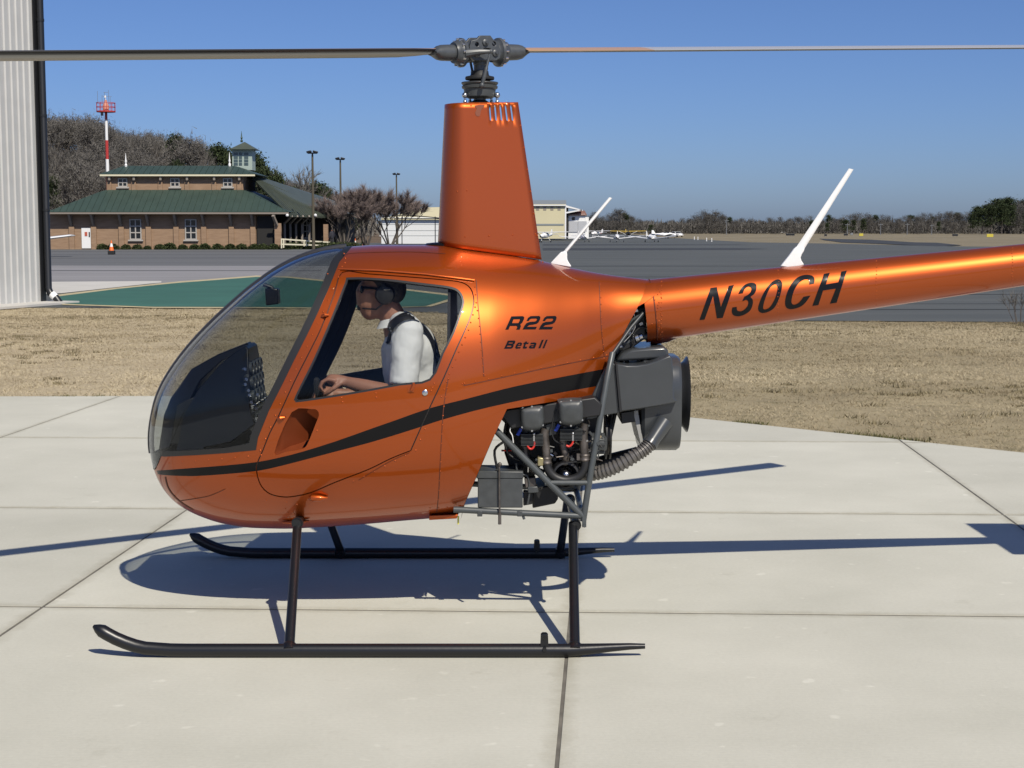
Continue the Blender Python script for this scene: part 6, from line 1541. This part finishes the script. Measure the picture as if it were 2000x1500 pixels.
# ================================================================ far hangars
def tb(name, u0, u1, v0, v1, y0, y1, m, parent, bevel=0):
    a, c = at(u0, v1, y0), at(u1, v0, y0); b = MB(); b.box(((a.x + c.x) / 2, (y0 + y1) / 2, (a.z + c.z) / 2), (c.x - a.x, y1 - y0, c.z - a.z)); return b.build(name, m, parent, smooth=0, bevel=bevel)
YH = 385.0
ch_ = thing('hangar', 'distant cream hangar with grey roof and four high windows', 'hangar', (x_of(1060, YH), YH, zg(YH)))
crm = mat('cream_sheet_metal', (.56, .51, .33), .6, 0, var=.03, vscale=.2); grr = mat('grey_sheet_roof', (.22, .24, .24), .5)
tb('wall', 985, 1105, 399, 466, YH, YH + 30, crm, ch_)
b = MB(); a, c = at(984, 400.5, YH - .5), at(1106, 400.5, YH - .5); d_, e_ = at(984, 391, YH + 12), at(1106, 391, YH + 12); b.add([a, c, e_, d_, Vector((a.x, YH + 30.5, a.z)), Vector((c.x, YH + 30.5, c.z))], [(0, 1, 2, 3), (3, 2, 5, 4), (1, 5, 2), (0, 3, 4), (0, 4, 5, 1)]); b.build('roof', grr, ch_, smooth=0)
tb('fascia', 984, 1106, 400, 402, YH - .6, YH - .3, M['white_paint'], ch_)
for u in (1050, 1064, 1078, 1092): tb('window', u - 3, u + 3, 403, 411, YH - .05, YH + .1, mat('tan_window', (.26, .23, .19), .4), ch_)
tb('wall_band', 985, 1101, 437, 440.5, YH - .08, YH, grr, ch_); tb('corner_post', 1103, 1106, 400, 466, YH - .06, YH + .2, M['white_paint'], ch_)
tb('door_gap', 1106, 1110, 404, 452, YH + 1, YH + 10, dk, ch_)
wb_ = thing('white_shed', 'distant white shed with reddish roof beside the cream hangar', 'shed', (x_of(1128, YH), YH, zg(YH)))
tb('wall', 1110, 1143, 418, 466, YH + 2, YH + 16, M['white_paint'], wb_); tb('side_wall', 1143, 1150, 424, 466, YH + 4, YH + 16, M['white_paint'], wb_)
b = MB(); a = [at(1108, 419, YH + 1.5), at(1146, 419, YH + 1.5), at(1142, 411, YH + 8), at(1108, 413, YH + 8)]; b.prism(a, (0, 0, -.2)); b.build('roof', mat('rusty_roof', (.22, .11, .08), .7), wb_, smooth=0)
tb('window', 1117, 1123, 424, 430, YH + 1.9, YH + 2.05, wglass, wb_)
for u0, u1 in ((1111, 1128), (1129, 1146)): tb('sliding_door', u0, u1, 432, 453, YH + 1.8, YH + 2.0, mat('grey_door', (.42, .43, .45), .5), wb_)
b = MB(); b.prism([at(1106, 401, YH), at(1138, 410, YH), at(1138, 412, YH), at(1106, 405, YH)], (0, 6, 0)); b.prism([at(1106, 414, YH), at(1136, 409, YH), at(1137, 411, YH), at(1106, 417, YH)], (0, 6, 0)); b.build('canopy', M['white_paint'], wb_, smooth=0)
YW = 212.0
wh_ = thing('hangar', 'white hangar with cream gabled roof behind the light aircraft beside the terminal', 'hangar', (x_of(830, YW), YW, zg(YW)))
tb('wall', 745, 930, 424, 476, YW, YW + 22, mat('white_sheet_metal', (.66, .67, .66), .6), wh_)
b = MB(); a = [at(744, 427, YW - .4), at(932, 427, YW - .4), at(932, 403, YW + 9), at(830, 405, YW + 9)]; b.prism(a, (0, 0, -.15)); b.build('roof', crm, wh_, smooth=0)
for v in (438, 450, 460): tb('wall_seam', 745, 930, v, v + .5, YW - .03, YW, grr, wh_)
cp = thing('shade_frame', 'thin dark steel shade frame in front of the white hangar', 'frame', (x_of(815, 200), 200, zg(200)))
for u in (777, 785, 850):
    b = MB(); b.cyl((x_of(u, 200), 200, zg(200)), (x_of(u, 200), 200, at(u, 423, 200).z), .06, 8); b.build('frame_post', blk, cp)
for p, q in (((770, 421), (800, 420.5)), ((800, 420.5), (862, 426)), ((770, 427), (862, 427))):
    b = MB(); b.bar(at(*p, 200), at(*q, 200), .12, .12); b.build('frame_beam', blk, cp, smooth=0)
# ================================================================ light aircraft
acw = mat('aircraft_white', (.78, .78, .77), .35, 0, coat=.3); glz = mat('aircraft_window', (.015, .02, .025), .1)
def aircraft(label, loc, rz, high, stripe, wingc=None, nosec=None, sc_=1.0, group='parked light aircraft'):
    t = thing('light_aircraft', label, 'airplane', loc, rz, group); t.scale = (sc_,) * 3; w_ = wingc or acw
    zf = 1.35 if high else 1.05
    def ov(x, z, ry, rz_): return [(x, ry * math.cos(q), z + rz_ * math.sin(q)) for q in [2 * math.pi * k / 14 for k in range(14)]]
    b = MB(); b.loft([ov(3.3, zf, .12, .12), ov(3.2, zf, .28, .26), ov(2.9, zf, .42, .38), ov(2.0, zf + .03, .52, .48), ov(1.2, zf + .12, .56, .58), ov(-.4, zf + .15, .52, .56), ov(-1.6, zf + .12, .35, .38), ov(-4.1, zf + .2, .09, .13)]); b.build('fuselage', nosec or acw, t, local=True)
    b = MB(); b.loft([ov(1.25, zf + .42, .30, .20), ov(.9, zf + .52, .46, .25), ov(-.3, zf + .52, .44, .25), ov(-1.1, zf + .40, .22, .16)]); b.build('canopy', glz, t, local=True)
    zw = zf + (.72 if high else -.32)
    for s_ in (-1, 1):
        b = MB(); dih = .10 if high else .55
        def af(y, c, z): return [(.9 + (xc - .3) * c, s_ * y, z + zz * c) for xc, zz in ((.3, .0), (.27, .04), (.1, .075), (-.2, .06), (-.7, .0), (-.2, -.03), (.1, -.04), (.27, -.025))]
        b.loft([af(.1, 1.6, zw), af(3.2, 1.55, zw + dih * .6), af(5.1, 1.25, zw + dih), af(5.35, .7, zw + dih + .04)]); b.build('wing', w_, t, local=True)
        b = MB(); b.loft([[(x, s_ * y, zf + .32 + zz) for x, zz in ((-3.2 - (.1 if y > 1 else 0), 0), (-3.6, .05), (-4.15, 0), (-3.6, -.04))] for y in (.05, 1.55)]); b.build('tailplane', w_, t, local=True)
        b = MB(); b.cyl((.35, s_ * .6, zf - .3), (.30, s_ * 1.15, .28), .05, 8) if high else b.cyl((.35, s_ * 1.4, zf - .3), (.35, s_ * 1.45, .28), .05, 8); yw = 1.2 if high else 1.45
        lg = b.build('landing_leg', acw, t, local=True)
        b = MB(); b.lathe([(-.08, .14), (-.06, .2), (.06, .2), (.08, .14)], (.32, s_ * yw, .2), (0, 1, 0), 14); b.build('wheel', M['rubber'], lg, local=True)
        if high: b = MB(); b.tube([(.9, s_ * .5, zf - .25), (.9, s_ * 2.6, zw + .03)], .045, 6); b.build('wing_strut', acw, t, local=True)
    b = MB(); b.prism([(-3.0, -.04, zf + .25), (-3.7, -.04, zf + 1.35), (-4.25, -.04, zf + 1.38), (-4.3, -.04, zf + .2)], (0, .08, 0)); b.build('fin', w_, t, smooth=0, local=True)
    b = MB(); b.cyl((2.6, 0, zf - .3), (2.75, 0, .26), .045, 8); lg = b.build('nose_leg', acw, t, local=True)
    b = MB(); b.lathe([(-.07, .12), (-.05, .18), (.05, .18), (.07, .12)], (2.75, 0, .18), (0, 1, 0), 14); b.build('wheel', M['rubber'], lg, local=True)
    b = MB(); b.lathe([(0, .14), (.2, .1), (.3, .02)], (3.25, 0, zf), (1, 0, 0), 12); b.bar((3.35, -.62, zf + .62), (3.35, .62, zf - .62), .12, .03, (1, 0, 0)); b.build('propeller', M['engine_black'], t, local=True)
    b = MB()
    for s_ in (-1, 1): b.prism([(2.4, s_ * .50, zf - .02), (-3.0, s_ * .24, zf + .1), (-3.0, s_ * .24, zf + .2), (2.4, s_ * .50, zf + .08)], (0, s_ * .03, 0))
    o = b.build('side_stripe', stripe, t, smooth=0, local=True); o['kind'] = 'stuff'
    return t
blue = mat('blue_stripe', (.06, .12, .38), .4); reds = mat('red_stripe', (.5, .04, .03), .4); navy = mat('navy_stripe', (.03, .04, .1), .4); yel = mat('yellow_wing', (.62, .42, .04), .45)
def gl(u, v): return tuple(gp(u, v))
aircraft('white low-wing airplane facing the camera in the middle of the parked row', gl(1205, 473), R(-95), False, navy)
aircraft('white low-wing airplane with pale blue side facing away at the end of the parked row', gl(1272, 473), R(70), False, blue)
aircraft('white low-wing airplane half behind the short antenna in the parked row', gl(1137, 473), R(-80), False, reds)
aircraft('white high-wing airplane parked just beside the mast fairing', gl(1066, 473.5), R(-110), True, navy)
aircraft('yellow-winged airplane with black nose parked behind the white row', gl(1226, 466), R(-85), True, yel, yel, M['engine_black'])
aircraft('white and blue airplane seen side-on behind the end of the parked row', gl(1300, 465.5), R(10), False, blue)
aircraft('white high-wing airplane parked farther back below the white shed', gl(1112, 466), R(-60), True, blue)
aircraft('white high-wing airplane parked far back between the sheds and the row', gl(1165, 465), R(-120), True, reds)
aircraft('white low-wing airplane far back beside the cream hangar', gl(1090, 465), R(-95), False, navy)
aircraft('white low-wing airplane parked in front of the white hangar left of the mast', gl(793, 474), R(-78), False, navy)
aircraft('white airplane with red trim parked against the white hangar', gl(862, 474), R(-40), True, reds, None, None, .9)
aircraft('white low-wing airplane hidden behind the ribbed hangar with one wing showing', (-32.2, 96, zg(96)), R(-96), False, navy)
# small ground vehicles
def car(label, loc, rz, body, sc_=1.0):
    t = thing('parked_car', label, 'car', loc, rz); t.scale = (sc_,) * 3
    side = [(-2.2, .45), (-2.2, .85), (-1.9, .98), (-1.35, 1.42), (.35, 1.45), (1.0, 1.0), (2.0, .85), (2.2, .65), (2.2, .4), (1.6, .35), (-1.7, .35)]
    b = MB(); b.prism([(x, -.85, z) for x, z in side], (0, 1.7, 0)); b.build('body', body, t, smooth=0, bevel=.08, local=True)
    for s_ in (-1, 1):
        b = MB(); b.prism([(x, s_ * .86, z) for x, z in ((-1.6, 1.0), (-1.2, 1.36), (-.45, 1.38), (-.45, 1.0))], (0, s_ * .02, 0)); b.build('side_window', glz, t, smooth=0, local=True)
        b = MB(); b.prism([(x, s_ * .86, z) for x, z in ((-.35, 1.0), (-.35, 1.38), (.3, 1.39), (.8, 1.02))], (0, s_ * .02, 0)); b.build('side_window', glz, t, smooth=0, local=True)
        for x in (-1.35, 1.35):
            b = MB(); b.lathe([(-.1, .24), (-.08, .33), (.08, .33), (.1, .24)], (x, s_ * .78, .33), (0, 1, 0), 16); wq = b.build('wheel', M['rubber'], t, local=True)
            b = MB(); b.lathe([(.085, .2), (.11, .18), (.115, .05)], (x, s_ * .78, .33), (0, s_, 0), 12); b.build('rim', M['steel'], wq, local=True)
    b = MB(); b.prism([(.42, -.72, 1.40), (.98, -.76, 1.03), (.98, .76, 1.03), (.42, .72, 1.40)], (.02, 0, .02)); b.build('windscreen', glz, t, smooth=0, local=True)
    for s_ in (-1, 1): b = MB(); b.box((2.17, s_ * .6, .7), (.1, .35, .14)); b.build('headlight', M['steel'], t, smooth=0, local=True)
    return t
car('white car parked under the wing beside the mast fairing', gl(836, 475), R(160), acw)
car('dark car parked in front of the white hangar', gl(806, 474.5), R(170), mat('dark_car_paint', (.02, .022, .025), .25, coat=.5))
car('white service vehicle at the far end of the parked airplane row', gl(1322, 463), R(-70), acw, 1.25)
for u, lab in ((788, 'white ground unit box, nearer the terminal, in front of the dark car'), (799, 'white ground unit box, nearer the mast fairing, in front of the dark car')):
    t = thing('equipment_box', lab, 'box', gl(u, 476)); x, y, z = t.location
    b = MB(); b.box((x, y, z + .36), (.62, .5, .62)); b.build('cabinet', acw, t, smooth=0, bevel=.03); b = MB(); b.box((x, y, z + .70), (.66, .54, .05)); b.build('lid', steelg, t, smooth=0, bevel=.01)
# ================================================================ airfield signs, lights, poles
def board(u0, u1, v0, v1, m, label):
    y = gp((u0 + u1) / 2, v1 + 1.2); t = thing('airfield_sign', label, 'sign', tuple(y)); a, c = at(u0, v1, y.y), at(u1, v0, y.y)
    b = MB(); b.box(((a.x + c.x) / 2, y.y, (a.z + c.z) / 2), (c.x - a.x, .25, c.z - a.z)); b.build('panel', m, t, smooth=0, bevel=.03)
    for f in (.2, .8): b = MB(); b.cyl((a.x + (c.x - a.x) * f, y.y, y.z - .05), (a.x + (c.x - a.x) * f, y.y, a.z + .05), .05, 6); b.build('leg', steelg, t)
ys_m = mat('yellow_sign', (.50, .42, .05), .6)
board(1535, 1552, 456, 460, blk, 'long black sign board beside the white tail antenna'); board(1610, 1615, 457, 461, blk, 'small black sign post just right of the tail antenna'); board(1648, 1656, 456.5, 460, blk, 'short black sign board left of the first yellow sign')
board(1661, 1666, 455, 459, steelg, 'small grey box beside the short black sign board'); board(1678, 1686, 456, 461, ys_m, 'smaller yellow sign in the middle of the far field'); board(1860, 1871, 457, 461, blk, 'black sign board left of the right-hand yellow sign'); board(1927, 1940, 457, 463, ys_m, 'larger yellow sign in the far field above the tail boom')
for i, (u, v) in enumerate(((1356, 468), (1363, 468.5), (1380, 471), (1390, 472))):
    p = gp(u, v); t = thing('edge_marker', ords[i] + ' small white marker post from the parked airplanes on the far pavement', 'marker', tuple(p), 0, 'white marker posts'); b = MB(); b.lathe([(0, .16), (.05, .16), (.06, .09), (.75, .08), (.8, .05)], p, (0, 0, 1), 10); b.build('post', whp, t)
p = gp(1500, 455.5); t = thing('runway_barrier', 'long low white barrier at the far edge of the field', 'barrier', tuple(p)); a, c = at(1468, 454.6, p.y), at(1536, 452.2, p.y)
b = MB(); b.box(((a.x + c.x) / 2, p.y, (a.z + c.z) / 2), (c.x - a.x, .6, .5)); b.build('rail', whp, t, smooth=0)
for k in range(7): b = MB(); x = a.x + (c.x - a.x) * (k + .5) / 7; b.box((x, p.y, (p.z + a.z) / 2), (.2, .4, a.z - p.z + .3)); b.build('post', whp, t, smooth=0)
for i, (u, vt) in enumerate(((1419, 428), (1655, 436), (1720, 436), (1772, 436), (1820, 438))):
    y = 600; x = x_of(u, y); t = thing('utility_pole', ords[i] + ' thin utility pole from the parked airplanes against the far trees', 'utility pole', (x, y, zg(y)), 0, 'far utility poles'); z1 = at(u, vt, y).z
    b = MB(); b.cyl((x, y, zg(y)), (x, y, z1), .16, 8, .10); b.build('pole', steelg, t); b = MB(); b.box((x, y - .1, z1 - .5), (1.8, .14, .14)); b.build('crossarm', steelg, t, smooth=0)
# ================================================================ person by the terminal
yp = 131.0; px_ = x_of(648, yp); h0 = zg(yp)
t = thing('person', 'small figure in dark clothes walking past the ramp railing by the terminal', 'person', (px_, yp, h0))
Q = lambda x, y, z: Vector((px_ + x, yp + y, h0 + z))
b = MB()
b.ball(Q(0, 0, 1.58), (.085, .09, .115), 12, 10); chain(b, [Q(0, 0, 1.42), Q(0, 0, 1.5)], [.055, .05]); chain(b, [Q(0, 0, .95), Q(0, 0, 1.2), Q(0, 0, 1.38)], [.13, .14, .13], 12)
for s_ in (-1, 1):
    chain(b, [Q(s_ * .06, 0, .92), Q(s_ * .10, -.02, .5), Q(s_ * .16, 0, .08)], [.085, .062, .045]); chain(b, [Q(s_ * .16, 0, .06), Q(s_ * .16 - .1, -.06, .04)], [.045, .035])
    chain(b, [Q(s_ * .12, s_ * .12, 1.36), Q(s_ * .17, s_ * .16, 1.08), Q(s_ * .15 - .12, s_ * .14, .88)], [.06, .048, .035]); chain(b, [Q(s_ * .15 - .12, s_ * .14, .88), Q(s_ * .15 - .18, s_ * .14, .80)], [.035, .03])
o = b.build('body', skin, t); remesh(o, .02, 2)
b = MB(); chain(b, [Q(0, 0, .95), Q(0, 0, 1.2), Q(0, 0, 1.38)], [.17, .18, .16], 12)
for s_ in (-1, 1): chain(b, [Q(s_ * .12, s_ * .12, 1.36), Q(s_ * .17, s_ * .16, 1.08), Q(s_ * .15 - .08, s_ * .14, .93)], [.08, .068, .055])
o = b.build('jacket', mat('dark_jacket', (.02, .02, .028), .8), t); remesh(o, .02, 2)
b = MB()
for s_ in (-1, 1): chain(b, [Q(s_ * .06, 0, .94), Q(s_ * .10, -.02, .5), Q(s_ * .16, 0, .12)], [.11, .085, .07])
o = b.build('trousers', mat('charcoal_trousers', (.025, .024, .026), .85), t); remesh(o, .02, 2)
b = MB(); b.ball(Q(.01, 0, 1.62), (.095, .10, .10), 12, 8); b.build('hair', hair_m, t)
